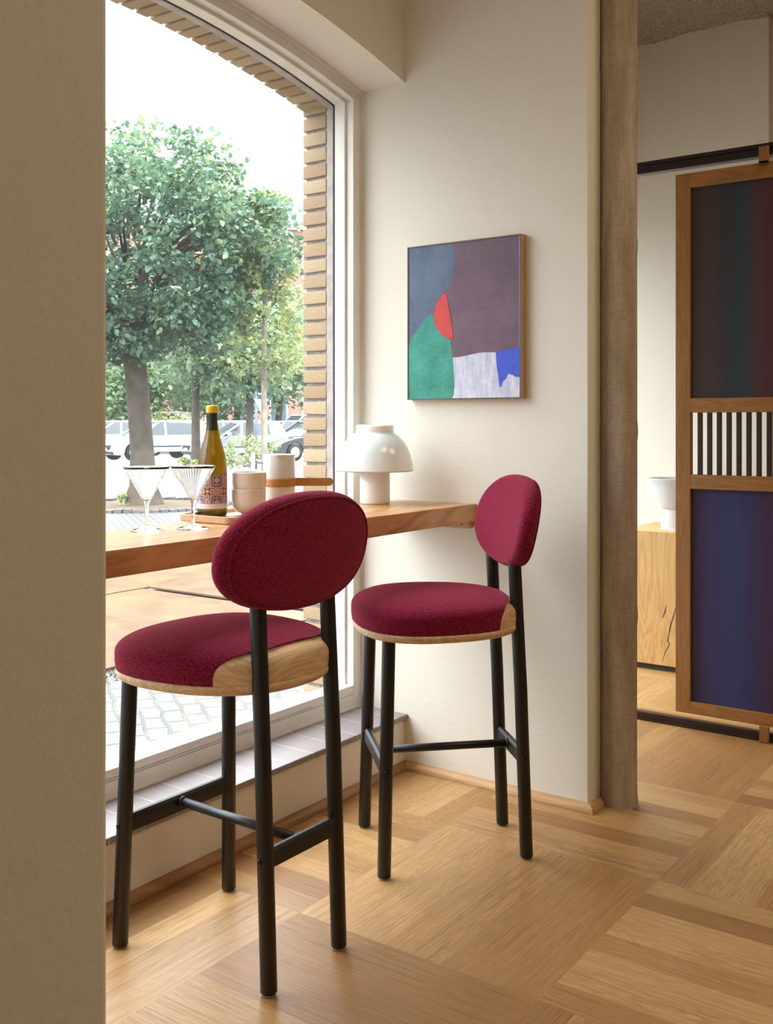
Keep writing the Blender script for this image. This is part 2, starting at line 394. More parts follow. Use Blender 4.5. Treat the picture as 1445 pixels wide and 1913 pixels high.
# the neighbouring room's window wall, with an opening
structure(boxes('wall_window_next_room', [((-.60, .22, 0), (-.36, .30, CZ)), ((-.60, 2.40, 0), (-.36, 4.6, CZ)), ((-.60, .30, 0), (-.36, 2.40, .18)), ((-.60, .30, 2.55), (-.36, 2.40, CZ)), ((-.43, .1, 0), (-.286, .22, CZ))], M['wall2']))
structure(box('wall_window_rear', (-.285, -8.5, 0), (0, -4.8, CZ), M['wall2']))
structure(box('wall_far', (-.40, 2.45, 0), (.66, 2.65, CZ), M['wall']))
structure(box('wall_far_recess', (.0, 4.2, 0), (6.2, 4.4, CZ), M['wall']))
structure(box('wall_east', (6.0, -8.5, 0), (6.2, 4.4, CZ), M['warm_wall']))
structure(box('wall_rear', (-.285, -8.7, 0), (6.2, -8.5, CZ), M['warm_wall']))
structure(box('ceiling', (-.285, -8.7, CZ), (6.2, .3, CZ+.2), M['ceiling_rough']))
structure(box('ceiling_next_room', (-.60, .3, CZ-.0), (6.2, 4.6, CZ+.2), M['ceiling_rough']))
# rough spill of concrete where the ceiling meets the far wall
V = []; Fc = []; rg = random.Random(5); N = 90
for i in range(N+1):
    x = -.28+i*(.94/N); dz = .010+.010*math.sin(x*7+2)+.004*math.sin(x*23)+rg.uniform(-.0025, .003)
    V += [(x, 2.452, CZ-dz), (x, 2.43, CZ-.006-rg.uniform(0, .006)), (x, 2.40, CZ+.001)]
for i in range(N):
    for k in (0, 1): a = i*3+k; Fc.append((a, a+3, a+4, a+1))
structure(mesh_obj('trim_1', V, Fc, M['ceiling_rough'], smooth=False))
# quarter-round beads at the floor
def bead(name, p, q, nrm, mat, r=.026, m=(0, 0)):
    p, q, nrm = Vector(p), Vector(q), Vector(nrm); V = []; Fc = []
    pr = [(0, 0)]+[(r*math.sin(t*math.pi/12), r*math.cos(t*math.pi/12)) for t in range(7)]
    for e in (p, q):
        for a, z in pr: V.append(e+nrm*a+Vector((0, 0, z+.001))+(q-p).normalized()*a*(m[1] if e is q else -m[0]))
    n = len(pr)
    for i in range(n): Fc.append((i, (i+1) % n, n+(i+1) % n, n+i))
    Fc += [tuple(range(n))[::-1], tuple(range(n, 2*n))]
    return structure(mesh_obj(name, V, Fc, mat))
bead('baseboard_right', (0, 0, 0), (.735, 0, 0), (0, -1, 0), M['trimwood'], m=(-1, 1))
bead('baseboard_right_end', (.735, 0, 0), (.735, .075, 0), (1, 0, 0), M['trimwood'], m=(1, 0))
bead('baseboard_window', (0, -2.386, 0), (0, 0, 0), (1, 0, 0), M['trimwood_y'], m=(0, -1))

# ------------------------------------------------------------------ main window
win = thing('window_1', (0, 0, 0), 'x', 'x'); del win['label']; del win['category']; structure(win)
y0w, y1w = -2.386, 0.0
def ring(name, x0, x1, yin, h, zbot, yout=0.0, hout=0.0, zout=.2, mat=M['frame_paint'], parent=win, bev=.003):
    """arched frame: outer boundary (yout,hout,zout) to inner boundary (yin,h,zbot), symmetric about the window centre"""
    bm = bmesh.new(); n = 40
    L = y0w-0; 
    def loop(dy, hh, zb):
        a, b = y0w+dy, y1w-dy
        pts = [(b, zb)]+[(b+(a-b)*i/n, arc(b+(a-b)*i/n)-hh) for i in range(n+1)]+[(a, zb)]
        return pts
    O, I = loop(yout, hout, zout), loop(yin, h, zbot)
    rows = []
    for x in (x0, x1): rows.append(([bm.verts.new((x, *p)) for p in O], [bm.verts.new((x, *p)) for p in I]))
    k = len(O)
    for i in range(k):
        j = (i+1) % k
        for (A, B) in ((rows[0][0], rows[0][1]), (rows[1][0], rows[1][1])): bm.faces.new((A[i], A[j], B[j], B[i]))
        bm.faces.new((rows[0][1][i], rows[0][1][j], rows[1][1][j], rows[1][1][i]))
        bm.faces.new((rows[0][0][i], rows[0][0][j], rows[1][0][j], rows[1][0][i]))
    return bm_obj(name, bm, mat, parent, bevel=bev)
ring('window_frame', -.243, -.200, .053, .050, .250)
ring('sash_frame', -.285, -.234, .063, .063, .283, .0, .0, .2)
ring('window_seal', -.289, -.2845, .0645, .0645, .282, .03, .03, .25, mat=M['seam'], bev=0)
ring('outer_steel_frame', -.322, -.289, .066, .067, .262, .0, .0, .1, mat=M['brown_metal'])
box('sill_board', (-.280, y0w+.05, .2505), (-.200, y1w-.05, .286), M['frame_paint'], win, bevel=.004)
box('sill_gap', (-.1998, y0w+.05, .2585), (-.1992, -.30, .2594), M['seam'], win)
n = 40; ys = [y1w-.05+(y0w-y1w+.1)*i/n for i in range(n+1)]
mesh_obj('window_pane', [(-.287, ys[0], .27)]+[(-.287, y, arc(y)-.05) for y in ys]+[(-.287, ys[-1], .27)], [tuple(range(n+3))], M['pane'], win)
# sealant bead between frame and reveal
ring('sealant_strip', -.200, -.192, .006, .012, .206, .0, .0, .2, mat=M['frame_paint'], bev=0)
structure(box('trim_2', (-.285, y0w, .18), (.014, 0, .2), M['tile'], bevel=.004)); bpy.data.objects['trim_2'].name = 'window_sill'
for nm, ya, yb in (('window_2', .30, 2.40),):
    wv = thing(nm, (-.30 if nm == 'window_2' else 0, 0, 0), 'x', 'x'); del wv['label']; del wv['category']; structure(wv)
    boxes('window_frame', [((-.28, ya, .18), (-.2, ya+.06, 2.55)), ((-.28, yb-.06, .18), (-.2, yb, 2.55)), ((-.28, ya, .18), (-.2, yb, .26)), ((-.28, ya, 2.49), (-.2, yb, 2.55))], M['frame_paint'], wv)
    mesh_obj('window_pane', [(-.246, ya+.05, .25), (-.246, yb-.05, .25), (-.246, yb-.05, 2.50), (-.246, ya+.05, 2.50)], [(0, 1, 2, 3)], M['pane'], wv)

# outside brickwork around the window
m = NT('yellow_brick'); a = m.n('ShaderNodeAttribute', attribute_name='tint'); v = m.coord()
c = m.ramp(a.outputs['Fac'], [(0, (.34, .20, .10)), (.5, (.42, .29, .16)), (1, (.48, .37, .22))])
c = m.mix(m.math('MULTIPLY', m.noise(v, 40, 4), .6), c, (.36, .25, .16)); m.base(c); m.rough(.85); m.bump(m.noise(v, 90, 4), .6, .004); M['brick'] = m.m
m = NT('brick_mortar'); v = m.coord(); m.base(m.ramp(m.noise(v, 60, 4), [(.3, (.20, .17, .14)), (.7, (.33, .29, .25))])); m.rough(.95); m.bump(m.noise(v, 90, 3), .6, .004); M['mortar'] = m.m
bm = bmesh.new(); tl = bm.faces.layers.float.new('tint'); rb = random.Random(11)
def brick(bm, P, t):
    vs = [bm.verts.new(p) for p in P]
    for f in ((3,2,1,0),(4,5,6,7),(0,1,5,4),(1,2,6,5),(2,3,7,6),(3,0,4,7)):
        q = bm.faces.new([vs[i] for i in f]); q[tl] = t
def bbox(x0, x1, ya, yb, z0, z1):
    t = rb.random(); j = lambda s=.0016: rb.uniform(-s, s)
    brick(bm, [(x0+j(), ya+j(), z0+j()), (x1, ya+j(), z0+j()), (x1, yb, z0+j()), (x0+j(), yb, z0+j()), (x0+j(), ya+j(), z1+j()), (x1, ya+j(), z1+j()), (x1, yb, z1+j()), (x0+j(), yb, z1+j())], t)
P0 = .0614; z = -.1
while z < 2.52:
    for (ya, yb) in ((-.069, .12), (-2.50, -2.317)):
        zt = min(z+.049, 2.56)
        bbox(-.438, -.321, ya, yb, z, zt)
    z += P0
y = -2.32
while y < -.03:           # soldier course following the arch
    t = rb.random(); s0, s1 = y, y+.049
    h = .064
    zz = lambda yy, e: arc(yy)-h+e
    j = lambda: rb.uniform(-.002, .002)
    brick(bm, [(-.438+j(), s0, zz(s0, 0)+j()), (-.321, s0, zz(s0, 0)+j()), (-.321, s1, zz(s1, 0)+j()), (-.438+j(), s1, zz(s1, 0)+j()),
               (-.438, s0, zz(s0, .22)), (-.321, s0, zz(s0, .22)), (-.321, s1, zz(s1, .22)), (-.438, s1, zz(s1, .22))], t)
    y += P0
structure(bm_obj('wall_exterior_brick', bm, M['brick'], bevel=.003, seg=1))
bm = bmesh.new()
bm_box(bm, (-.426, -.060, -.1), (-.321, .098, 2.6)); bm_box(bm, (-.426, -2.50, -.1), (-.321, -2.326, 2.6)); bm_box(bm, (-.426, -2.4, -.1), (-.321, .0, .235))
o = structure(bm_obj('wall_exterior_mortar', bm, M['mortar']))
structure(arched('wall_exterior_mortar_arch', -.426, -.321, .052, CZ, M['mortar']))
structure(box('wall_exterior_side', (-.426, -4.95, -.1), (-.29, -2.5, CZ), M['brick']))

# ------------------------------------------------------------------ column
col_ = thing('concrete_column', (.788, .128, 0), 'round rough concrete column from floor to ceiling beside the end of the painting wall', 'column')
V = []; Fc = []; seg = 48; NZ = 150; rc = random.Random(2)
rings_z = [i*CZ/NZ for i in range(NZ+1)]
for z in rings_z:
    kk = .0595+(.0022 if (z % .62) < .03 else 0)*(1 if z > .3 else 0)+(.004*(1-z/.05) if z < .05 else 0)
    for i in range(seg):
        t = 2*math.pi*i/seg; V.append((math.cos(t)*(kk+.0008*math.sin(9*t+z*4)), math.sin(t)*(kk+.0008*math.cos(7*t-z*5)), z))
for j in range(NZ):
    for i in range(seg): Fc.append((j*seg+i, j*seg+(i+1) % seg, (j+1)*seg+(i+1) % seg, (j+1)*seg+i))
mesh_obj('shaft', V, Fc, M['column'], col_, smooth=True)

# ------------------------------------------------------------------ sliding screen with rails
YR = 1.105
tr_ = thing('sliding_track', (.9, YR, 2.35), 'dark metal overhead track carrying the sliding screen', 'rail')
box('track_profile', (-1.18, -.018, 0), (1.9, .018, .05), M['rail'], tr_, bevel=.003)
boxes('track_lip', [((-1.18, -.030, .036), (1.9, -.018, .05)), ((-1.18, -.030, 0), (1.9, -.018, .008))], M['rail'], tr_)
tr2 = thing('floor_track', (.9, YR, 0), 'dark low track on the floor under the sliding screen', 'rail')
box('track_profile', (-.9, -.016, .001), (1.9, .016, .036), M['rail'], tr2, bevel=.003)
boxes('track_lip', [((-.9, -.022, .001), (1.9, -.0165, .014))], M['rail'], tr2)
dr = thing('sliding_screen', (.64, YR, .062), 'brown oak framed sliding screen with dark upper panel, slatted band and blue lower panel', 'screen')
DW, DH, ST = 1.02, 2.265, .063
for x in (0, DW-ST): box('stile', (x, -.018, 0), (x+ST, .018, DH), M['doorwood'], dr, bevel=.002)
for nm, z0, z1 in (('bottom_rail', 0, .050), ('lower_mid_rail', .942, 1.002), ('upper_mid_rail', 1.261, 1.321), ('top_rail', 2.203, DH)):
    box(nm, (ST, -.018, z0), (DW-ST, .018, z1), M['doorwood_x'], dr, bevel=.0015)
def panelmat(name, stops, vx=1.0):
    m = NT(name); v = m.coord(); s_ = m.n('ShaderNodeSeparateXYZ'); m.l(v, s_.inputs[0])
    fx = m.math('DIVIDE', s_.outputs[0], DW)
    vv = m.coord(scale=(1, 1, .05)); n_ = m.noise(vv, 45, 4, .7)
    f = m.math('ADD', fx, m.math('MULTIPLY', m.math('SUBTRACT', n_, .5), .04))
    m.base(m.mix(m.math('MULTIPLY', n_, .25), m.ramp(f, stops), (.03, .03, .05))); m.rough(.5); m.b.inputs['Specular IOR Level'].default_value = .25; m.bump(m.noise(m.coord(scale=(1, 1, .3)), 300, 2), .1, .001); return m.m
pm1 = panelmat('dyed_panel_dark', [(.06, (.060, .046, .042)), (.13, (.072, .055, .052)), (.20, (.046, .050, .064)), (.28, (.040, .062, .085)), (.335, (.105, .045, .055)), (.5, (.05, .02, .035)), (.8, (.03, .03, .06))])
pm2 = panelmat('dyed_panel_blue', [(.06, (.040, .026, .050)), (.14, (.05, .045, .15)), (.24, (.045, .06, .20)), (.30, (.047, .047, .16)), (.38, (.07, .035, .10)), (.6, (.03, .035, .10)), (.9, (.04, .02, .06))])
box('upper_panel', (ST, -.004, 1.321), (DW-ST, .004, 2.203), pm1, dr); box('lower_panel', (ST, -.004, .050), (DW-ST, .004, .942), pm2, dr)
sl = []
for k in range(8):
    x = .0995+k*.0400
    box('slat', (x-.0095, -.008, 1.002), (x+.0095, .008, 1.261), M['slat'], dr, bevel=.002)
box('band_mullion', (.400, -.018, 1.002), (.440, .018, 1.261), M['doorwood'], dr)
for k in range(11): box('slat', (.472+k*.040-.0095, -.008, 1.002), (.472+k*.040+.0095, .008, 1.261), M['slat'], dr, bevel=.002)
for x in (.35, .72):
    box('hanger_block', (x, -.046, DH-.012), (x+.038, -.0305, DH+.058), M['doorwood'], dr, bevel=.002); box('hanger_foot', (x, -.046, DH-.012), (x+.038, -.018, DH-.001), M['doorwood'], dr); box('guide_block', (x, -.040, -.060), (x+.038, -.0235, .004), M['doorwood'], dr, bevel=.002)

# ------------------------------------------------------------------ oak block and bowl in next room
m = NT('cracked_oak'); v = m.coord(scale=(1, 1, .22)); g = m.noise(v, 4.2, 3, .5, 1.8)
ringv = m.math('MULTIPLY', m.math('ABSOLUTE', m.math('SUBTRACT', m.math('FRACT', m.math('MULTIPLY', g, 9)), .5)), 2)
c = m.ramp(m.math('ADD', m.math('MULTIPLY', ringv, .5), m.math('MULTIPLY', m.noise(m.coord(scale=(1, 1, .05)), 90, 3), .5)), [(.1, (.52, .29, .10)), (.9, (.70, .44, .18))])
m.base(c); m.rough(.5); M['block'] = m.m
bl = thing('oak_block', (.035, 1.963, 0), 'solid golden oak block cabinet with dark cracks in the next room', 'cabinet')
box('body', (0, 0, .03), (1.0, .47, .72), M['block'], bl, bevel=.004); box('plinth', (.02, .02, 0.001), (.98, .45, .03), M['seam'], bl)
def crack(pts, wd):
    V = []; Fc = []
    for i, (x, z) in enumerate(pts):
        w_ = wd*(.25+math.sin(math.pi*(i+.5)/len(pts)))*rg.uniform(.6, 1.3); V += [(x-w_, -.0008, z), (x+w_, -.0008, z)]
    for i in range(len(pts)-1): Fc.append((2*i, 2*i+1, 2*i+3, 2*i+2))
    return V, Fc
V = []; Fc = []
for pts, wd in (([(.318, .43), (.30, .36), (.285, .30), (.272, .26), (.262, .22), (.258, .19), (.252, .165), (.262, .145), (.240, .105), (.222, .05)], .0022), ([(.246, .345), (.238, .31), (.232, .295), (.226, .275)], .0022), ([(.318, .48), (.31, .45), (.302, .42)], .0012), ([(.222, .16), (.220, .147)], .001)):
    a, b = crack(pts, wd); k = len(V); V += a; Fc += [tuple(i+k for i in f) for f in b]
mesh_obj('crack', V, Fc, M['seam'], bl)
bw = thing('pedestal_bowl', (.282, 2.15, .7215), 'white flared bowl on a cylindrical foot standing on the oak block', 'bowl')
prof = smoothp([(.001, .002), (.090, .002), (.094, .006), (.094, .10), (.096, .106), (.108, .125), (.130, .175), (.148, .225), (.163, .258), (.166, .266), (.160, .267)], 5)+smoothp([(.155, .262), (.142, .235), (.122, .185), (.10, .135), (.06, .115), (.001, .112)], 4)
lathe('bowl', prof, M['white_ceramic'], bw, 72)

# ------------------------------------------------------------------ counter
ct = thing('counter', (.15, -1.19, .931), 'thick oak bar counter running along the window', 'counter')
box('worktop', (-.175, -1.19+.004, 0), (.160, 1.189, .063), M['counter'], ct, bevel=.003)
cl = box('wall_cleat', (-.12, 1.160, -.024), (.145, 1.1885, -.001), M['cleat'], ct, bevel=.001)
box('screw', (.112, 1.1595, -.014), (.117, 1.1605, -.009), M['bolt'], ct)
box('wall_cleat', (-.12, -1.1885, -.024), (.145, -1.160, -.001), M['cleat'], ct, bevel=.001)
CT = .9942

# lamp
lp = thing('table_lamp', (.013, -.207, CT), 'white opal mushroom table lamp on the counter by the window', 'lamp')
lathe('base', [(.001, .0), (.050, .0), (.0535, .004), (.0535, .14), (.001, .14)], M['lampglass'], lp, 64)
pf = smoothp([(.1375, .119), (.1365, .128), (.131, .158), (.122, .188), (.108, .215), (.090, .236), (.074, .2475), (.0685, .252)], 6)
pi_ = [(r-.003, z-.002) for r, z in pf[::-1]]
lathe('lamp_shade', [(.001, .279), (.060, .279), (.066, .277), (.0685, .272), (.0665, .262), (.0685, .2525)]+pf[::-1]+[(.1345, .119)]+[(max(r-.004, .001), z-.004) for r, z in pf]+[(.001, .250)], M['lampglass'], lp, 96)

# martini glasses
def coupe(x, y, label):
    g = thing('martini_glass', (x, y, CT), label, 'glass', 'ribbed martini glasses')
    H = .1695
    outer = [(.001, .0), (.040, .0), (.0445, .0010), (.0445, .0022), (.034, .0045), (.018, .0085), (.0075, .0125), (.0052, .018), (.0050, .050), (.0052, .068), (.0075, .074)]
    cone_o = [(.0075+(.0605-.0075)*t, .0765+(H-.0765)*t) for t in [i/12 for i in range(0, 13)]]
    cone_i = [(max(.0005, r-.0013), z+.0008 if k else z+.004) for k, (r, z) in enumerate(cone_o)][::-1]
    prof = outer+cone_o+cone_i+[(.0004, .0785)]
    k0 = len(outer)+1
    lathe('glass_body', prof, M['clear_glass'], g, 240, flute=(k0, k0+10, .014, 48))
    return g
coupe(.058, -1.293, 'ribbed martini glass at the left end of the counter, left of the two')
coupe(.119, -1.184, 'ribbed martini glass directly in front of the wine bottle, right of the two')

# tray
TZ = CT
tp_ = thing('tray', (.03, -.82, TZ), 'low beech serving tray with raised rim under bottle and cups', 'tray')
def rrect(hx, hy, r, n=8):
    out = []
    for cx, cy, a0 in ((hx-r, hy-r, 0), (-hx+r, hy-r, 90), (-hx+r, -hy+r, 180), (hx-r, -hy+r, 270)):
        for i in range(n+1): t = R_(a0+90*i/n); out.append((cx+r*math.cos(t), cy+r*math.sin(t)))
    return out
bm = bmesh.new(); lo = []
for hx, hy, r, z in ((.108, .238, .028, .0), (.112, .242, .030, .003), (.112, .242, .030, .0205), (.110, .240, .030, .0215), (.106, .236, .027, .0215), (.104, .234, .026, .0205), (.102, .232, .024, .010)):
    lo.append([bm.verts.new((x, y, z)) for x, y in rrect(hx, hy, r)])
for i in range(len(lo)-1):
    for k in range(len(lo[0])): j = (k+1) % len(lo[0]); bm.faces.new((lo[i][k], lo[i][j], lo[i+1][j], lo[i+1][k]))
bm.faces.new(lo[0][::-1]); bm.faces.new(lo[-1])
bm_obj('tray_body', bm, M['tray'], tp_, bevel=0)
TT = TZ+.0102

# bottle
bt = thing('wine_bottle', (-.030, -.965, TT), 'amber white-wine bottle with yellow wax cap and mosaic label', 'bottle')
prof = [(.001, .004), (.030, .002), (.040, .001), (.0430, .006), (.0434, .012), (.0434, .125)]+smoothp([(.0434, .130), (.0425, .148), (.0395, .172), (.0335, .198), (.0265, .222), (.0205, .245), (.0172, .265), (.0158, .285)], 5)[1:]+[(.0156, .300), (.0156, .314), (.001, .314)]
fm = [1 if (prof[k][1] > .252 or prof[k][1] < .011) else 0 for k in range(len(prof)-1)]
lathe('bottle_glass', prof, None, bt, 72, fm=fm, mats=[M['wine'], M['neck']])
lathe('wax_cap', [(.0160, .305), (.0176, .3055), (.0182, .309), (.0182, .321), (.0172, .326), (.013, .3275), (.001, .3275)], M['yellow'], bt, 48)
# label: wrapped cylinder, mosaic made with grid maths
m = NT('mosaic_label'); uv = m.n('ShaderNodeUVMap', uv_map='UVMap'); s_ = m.n('ShaderNodeSeparateXYZ'); m.l(uv.outputs[0], s_.inputs[0])
CW = 34.0
def cell(x): return m.math('FLOOR', x)
gx = cell(m.math('ADD', m.math('MULTIPLY', s_.outputs[0], CW*2.15), .5)); gy = cell(m.math('MULTIPLY', s_.outputs[1], CW))
def wrapd(g_, p, c0):  # mirrored distance to the motif centre
    q = m.math('SUBTRACT', m.math('MODULO', m.math('ADD', g_, 100*p+p/2-c0), p), p/2); return m.math('ABSOLUTE', m.math('FLOOR', m.math('ADD', q, .5)))
dx = wrapd(gx, 22, 9); dy = wrapd(gy, 22, 17)
mx = m.math('MAXIMUM', dx, dy); mn = m.math('MINIMUM', dx, dy)
cb = m.n('ShaderNodeCombineXYZ'); m.l(mx, cb.inputs[0]); m.l(mn, cb.inputs[1]); wn2 = m.n('ShaderNodeTexWhiteNoise', noise_dimensions='2D'); m.l(cb.outputs[0], wn2.inputs['Vector'])
cc = m.ramp(wn2.outputs['Value'], [(0, (.42, .41, .50)), (.40, (.06, .05, .10)), (.58, (.75, .33, .03)), (.68, (.36, .34, .44)), (.78, (.40, .05, .07)), (.87, (.75, .35, .50)), (.93, (.04, .03, .06))], 'CONSTANT')
cc = m.mix(m.math('LESS_THAN', mx, 1.5), cc, (.80, .45, .05)); 
ringm = m.math('MULTIPLY', m.math('GREATER_THAN', mx, 1.5), m.math('LESS_THAN', mx, 2.5)); cc = m.mix(ringm, cc, (.12, .04, .04))
band = m.math('LESS_THAN', s_.outputs[1], .145); cc = m.mix(band, cc, (.80, .70, .72))
m.base(cc); m.rough(.5); M['label'] = m.m
V = []; Fc = []; uvs = []; NS = 60; a0 = math.atan2(CAM.y+.965, CAM.x+.030); sp = R_(245)
for i in range(NS+1):
    t = a0-sp/2+sp*i/NS
    for z in (.024, .1235): V.append((.0438*math.cos(t), .0438*math.sin(t), z))
for i in range(NS): Fc.append((2*i, 2*i+2, 2*i+3, 2*i+1))
lb = mesh_obj('label', V, Fc, M['label'], bt, smooth=True); ul = lb.data.uv_layers.new(name='UVMap')
for i in range(NS):
    for k, (a, b) in enumerate(((i/NS, 0), ((i+1)/NS, 0), ((i+1)/NS, 1), (i/NS, 1))): ul.data[i*4+k].uv = (a, b)
# tiny printed line on the pale band, and a small crest
V = []; Fc = []
def lab_rect(da, z0, wa, hz):
    k = len(V); 
    for s in range(4):
        for zz in (z0, z0+hz): t = a0+da+wa*s/3; V.append((.0440*math.cos(t), .0440*math.sin(t), zz))
    for s in range(3): Fc.append((k+2*s, k+2*s+2, k+2*s+3, k+2*s+1))
for i in range(6): lab_rect(-.95+i*.045, .0305, .028, .0022)
for i in range(5): lab_rect(.55+i*.06, .0330, .035, .0009)
ink = plain('label_ink', (.30, .24, .24), .6)
mesh_obj('label_print', V[:48], Fc[:18], ink, bt)
mesh_obj('label_print', V[48:], [tuple(i-48 for i in f) for f in Fc[18:]], ink, bt)


# cups
def cup(x, y, z, label):
    c = thing('cup', (x, y, z), label, 'cup', 'stacked cream cups')
    po = smoothp([(.0225, .0), (.0235, .003), (.0235, .006), (.034, .010), (.044, .020), (.0500, .036), (.0515, .052), (.0518, .078)], 5)
    pi2 = smoothp([(.0505, .079), (.0495, .076), (.0490, .052), (.0475, .038), (.041, .023), (.028, .013), (.001, .0115)], 5)
    lathe('cup_body', [(.001, .0015)]+po+pi2, M['cream'], c, 64); return c
cup(.035, -.878, TT, 'cream glazed cup on the tray, lower of the stacked two')
cup(.036, -.877, TT+.0495, 'cream glazed cup nested in another, upper of the stacked two')
# carafe
cf = thing('carafe', (.030, -.735, TT), 'white cylindrical jug with wooden strap handle behind the cups', 'jug')
lathe('jug_body', [(.001, .001), (.046, .001), (.0495, .005), (.0495, .176), (.0485, .178), (.0465, .177), (.0465, .012), (.001, .011)], plain('white_glaze', (.78, .75, .72), .2, var=.02, Coat_Weight=.3), cf, 72)
ang = math.atan2(RV.y, RV.x)+R_(4)
sd = math.atan2(-F_.y, -F_.x)+R_(12)   # small pouring lip cut seen from the room side
V = []; Fc = []
for i in range(9):
    t = sd+(i-4)*R_(4.0); e = abs(i-4)/4
    V += [(.0497*math.cos(t), .0497*math.sin(t), .1765), ((.0500+.0012*(1-e))*math.cos(t), (.0500+.0012*(1-e))*math.sin(t), .1765-.014*(1-e*e)**.5 if e < 1 else .1764)]
for i in range(8): Fc.append((2*i, 2*i+1, 2*i+3, 2*i+2))
mesh_obj('pouring_lip', V, Fc, plain('lip_glaze', (.72, .62, .50), .25), cf, smooth=True)
lathe('wooden_band', [(.0500, .079), (.0525, .0795), (.0530, .083), (.0530, .101), (.0525, .1045), (.0500, .105)], M['strap'], cf, 72)
dv = Vector((math.cos(ang), math.sin(ang), 0)); nv = Vector((-dv.y, dv.x, 0)); bm = bmesh.new()
prof = [(0.045, -.013), (.155, -.013)]+[(.155+.013*math.sin(R_(t)), -.013*math.cos(R_(t))) for t in range(15, 180, 15)]+[(.155, .013), (.045, .013)]
A = [bm.verts.new(dv*a+nv*-.006+Vector((0, 0, .092+b))) for a, b in prof]; B = [bm.verts.new(dv*a+nv*.006+Vector((0, 0, .092+b))) for a, b in prof]
bm.faces.new(A); bm.faces.new(B[::-1])
for i in range(len(A)): bm.faces.new((A[i], B[i], B[(i+1) % len(A)], A[(i+1) % len(A)]))
bm_obj('strap_handle', bm, M['strap'], cf, bevel=.0025)

# ------------------------------------------------------------------ painting
pt = thing('painting', (.256, 0, 1.644), 'abstract painting of colour fields with a red half disc on the wall', 'painting')
Y = -.030; ox, oz = .256, 1.644
frame = plain('gilt_frame', (.52, .30, .12), .4, .0)
dkf = plain('frame_face', (.10, .085, .07), .5)
L, Rr, B_, T_ = .031, .500, 1.364, 1.925
LP = lambda x, z: (x-ox, z-oz)
bm = bmesh.new()
for a, b in (((L, Y, B_), (L+.004, -.001, T_)), ((Rr-.005, Y, B_), (Rr+.003, -.001, T_)), ((L+.004, Y, B_), (Rr-.005, -.001, B_+.004)), ((L+.004, Y, T_-.004), (Rr-.005, -.001, T_))):
    bm_box(bm, (a[0]-ox, a[1], a[2]-oz), (b[0]-ox, b[1], b[2]-oz))
bmesh.ops.recalc_face_normals(bm, faces=bm.faces[:])
for f in bm.faces:
    if f.normal.y < -.9: f.material_index = 1
bm_obj('frame', bm, [frame, dkf], pt)
box('stretcher', (L+.004-ox, Y+.003, B_+.004-oz), (Rr-.005-ox, -.004, T_-.004-oz), M['seam'], pt)
def paint(name, c1, c2, sc_=(1, 1, 1), s0=30):
    m = NT(name); v = m.coord(scale=sc_); v2 = m.coord(scale=(1, 1, 8))
    f = m.math('ADD', m.math('MULTIPLY', m.noise(v, s0, 5, .7), .7), m.math('MULTIPLY', m.noise(v2, 60, 3, .7), .35))
    m.base(m.ramp(f, [(.35, c1), (.68, c2)])); m.rough(.6); m.bump(f, .25, .001); return m.m
pm = [paint('plum_paint', (.11, .058, .095), (.185, .11, .15), s0=8), paint('slate_paint', (.06, .088, .16), (.13, .18, .27), s0=8), paint('green_paint', (.008, .19, .135), (.06, .37, .28), s0=10),
      paint('red_paint', (.58, .03, .035), (.66, .06, .055)), paint('lavender_paint', (.38, .40, .62), (.80, .80, .86), (3.0, 1, .5), 22), paint('cobalt_paint', (.035, .07, .58), (.055, .11, .72)), plain('edge_ground', (.62, .55, .55), .7)]
polys = [
 (0, [(L+.004, B_+.004), (Rr-.005, B_+.004), (Rr-.005, T_-.004), (L+.004, T_-.004)]),
 (1, [(L+.004, T_-.004), (.228, T_-.004), (.232, 1.867), (.231, 1.799), (.213, 1.772), (.196, 1.756), (.176, 1.738), (.155, 1.712), (.143, 1.681), (.103, 1.650), (.05, 1.589), (L+.004, 1.560)]),
 (2, [(L+.004, 1.562), (.048, 1.589), (.101, 1.650), (.140, 1.682), (.147, 1.644), (.164, 1.615), (.19, 1.588), (.216, 1.576), (.222, 1.537), (.229, 1.487), (.232, 1.415), (.229, 1.38), (.222, B_+.004), (L+.004, B_+.004)]),
 (4, [(.226, 1.513), (.250, 1.514), (.284, 1.518), (.337, 1.526), (.378, 1.526), (.400, 1.525), (Rr-.005, 1.531), (Rr-.005, B_+.004), (.223, B_+.004), (.230, 1.38), (.233, 1.415), (.229, 1.487)]),
 (5, [(.401, 1.525), (.438, 1.531), (.470, 1.538), (.495, 1.535), (.495, 1.436), (.478, 1.438), (.463, 1.446), (.450, 1.448), (.441, 1.431), (.430, 1.424), (.424, 1.404), (.416, 1.405), (.410, 1.446), (.404, 1.484)]),
 (3, [(.196, 1.746), (.176, 1.736), (.155, 1.709), (.145, 1.677), (.148, 1.648), (.160, 1.618), (.181, 1.596), (.206, 1.581), (.229, 1.578), (.224, 1.615), (.213, 1.676), (.202, 1.730)]),
]
bm = bmesh.new()
from mathutils.geometry import tessellate_polygon
for lev, (mi, pl) in enumerate(polys):
    if mi in (1, 2, 3): 
        k = len(pl); 
    vs = [bm.verts.new((x-ox, Y+.0028-.0002*lev, z-oz)) for x, z in pl]
    f = bm.faces.new(vs); f.normal_update()
    if f.normal.y > 0: f.normal_flip()
    f.material_index = mi
# bare edge of the canvas along the right side
vs = [bm.verts.new((x-ox, Y+.0013, z-oz)) for x, z in ((.4938, 1.54), (.495, 1.54), (.495, T_-.005), (.493, T_-.004))]; f = bm.faces.new(vs); f.material_index = 6
bmesh.ops.triangulate(bm, faces=bm.faces[:])
me = bpy.data.meshes.new('canvas'); bm.to_mesh(me); bm.free()
for q in pm: me.materials.append(q)
link(bpy.data.objects.new('canvas', me), pt)

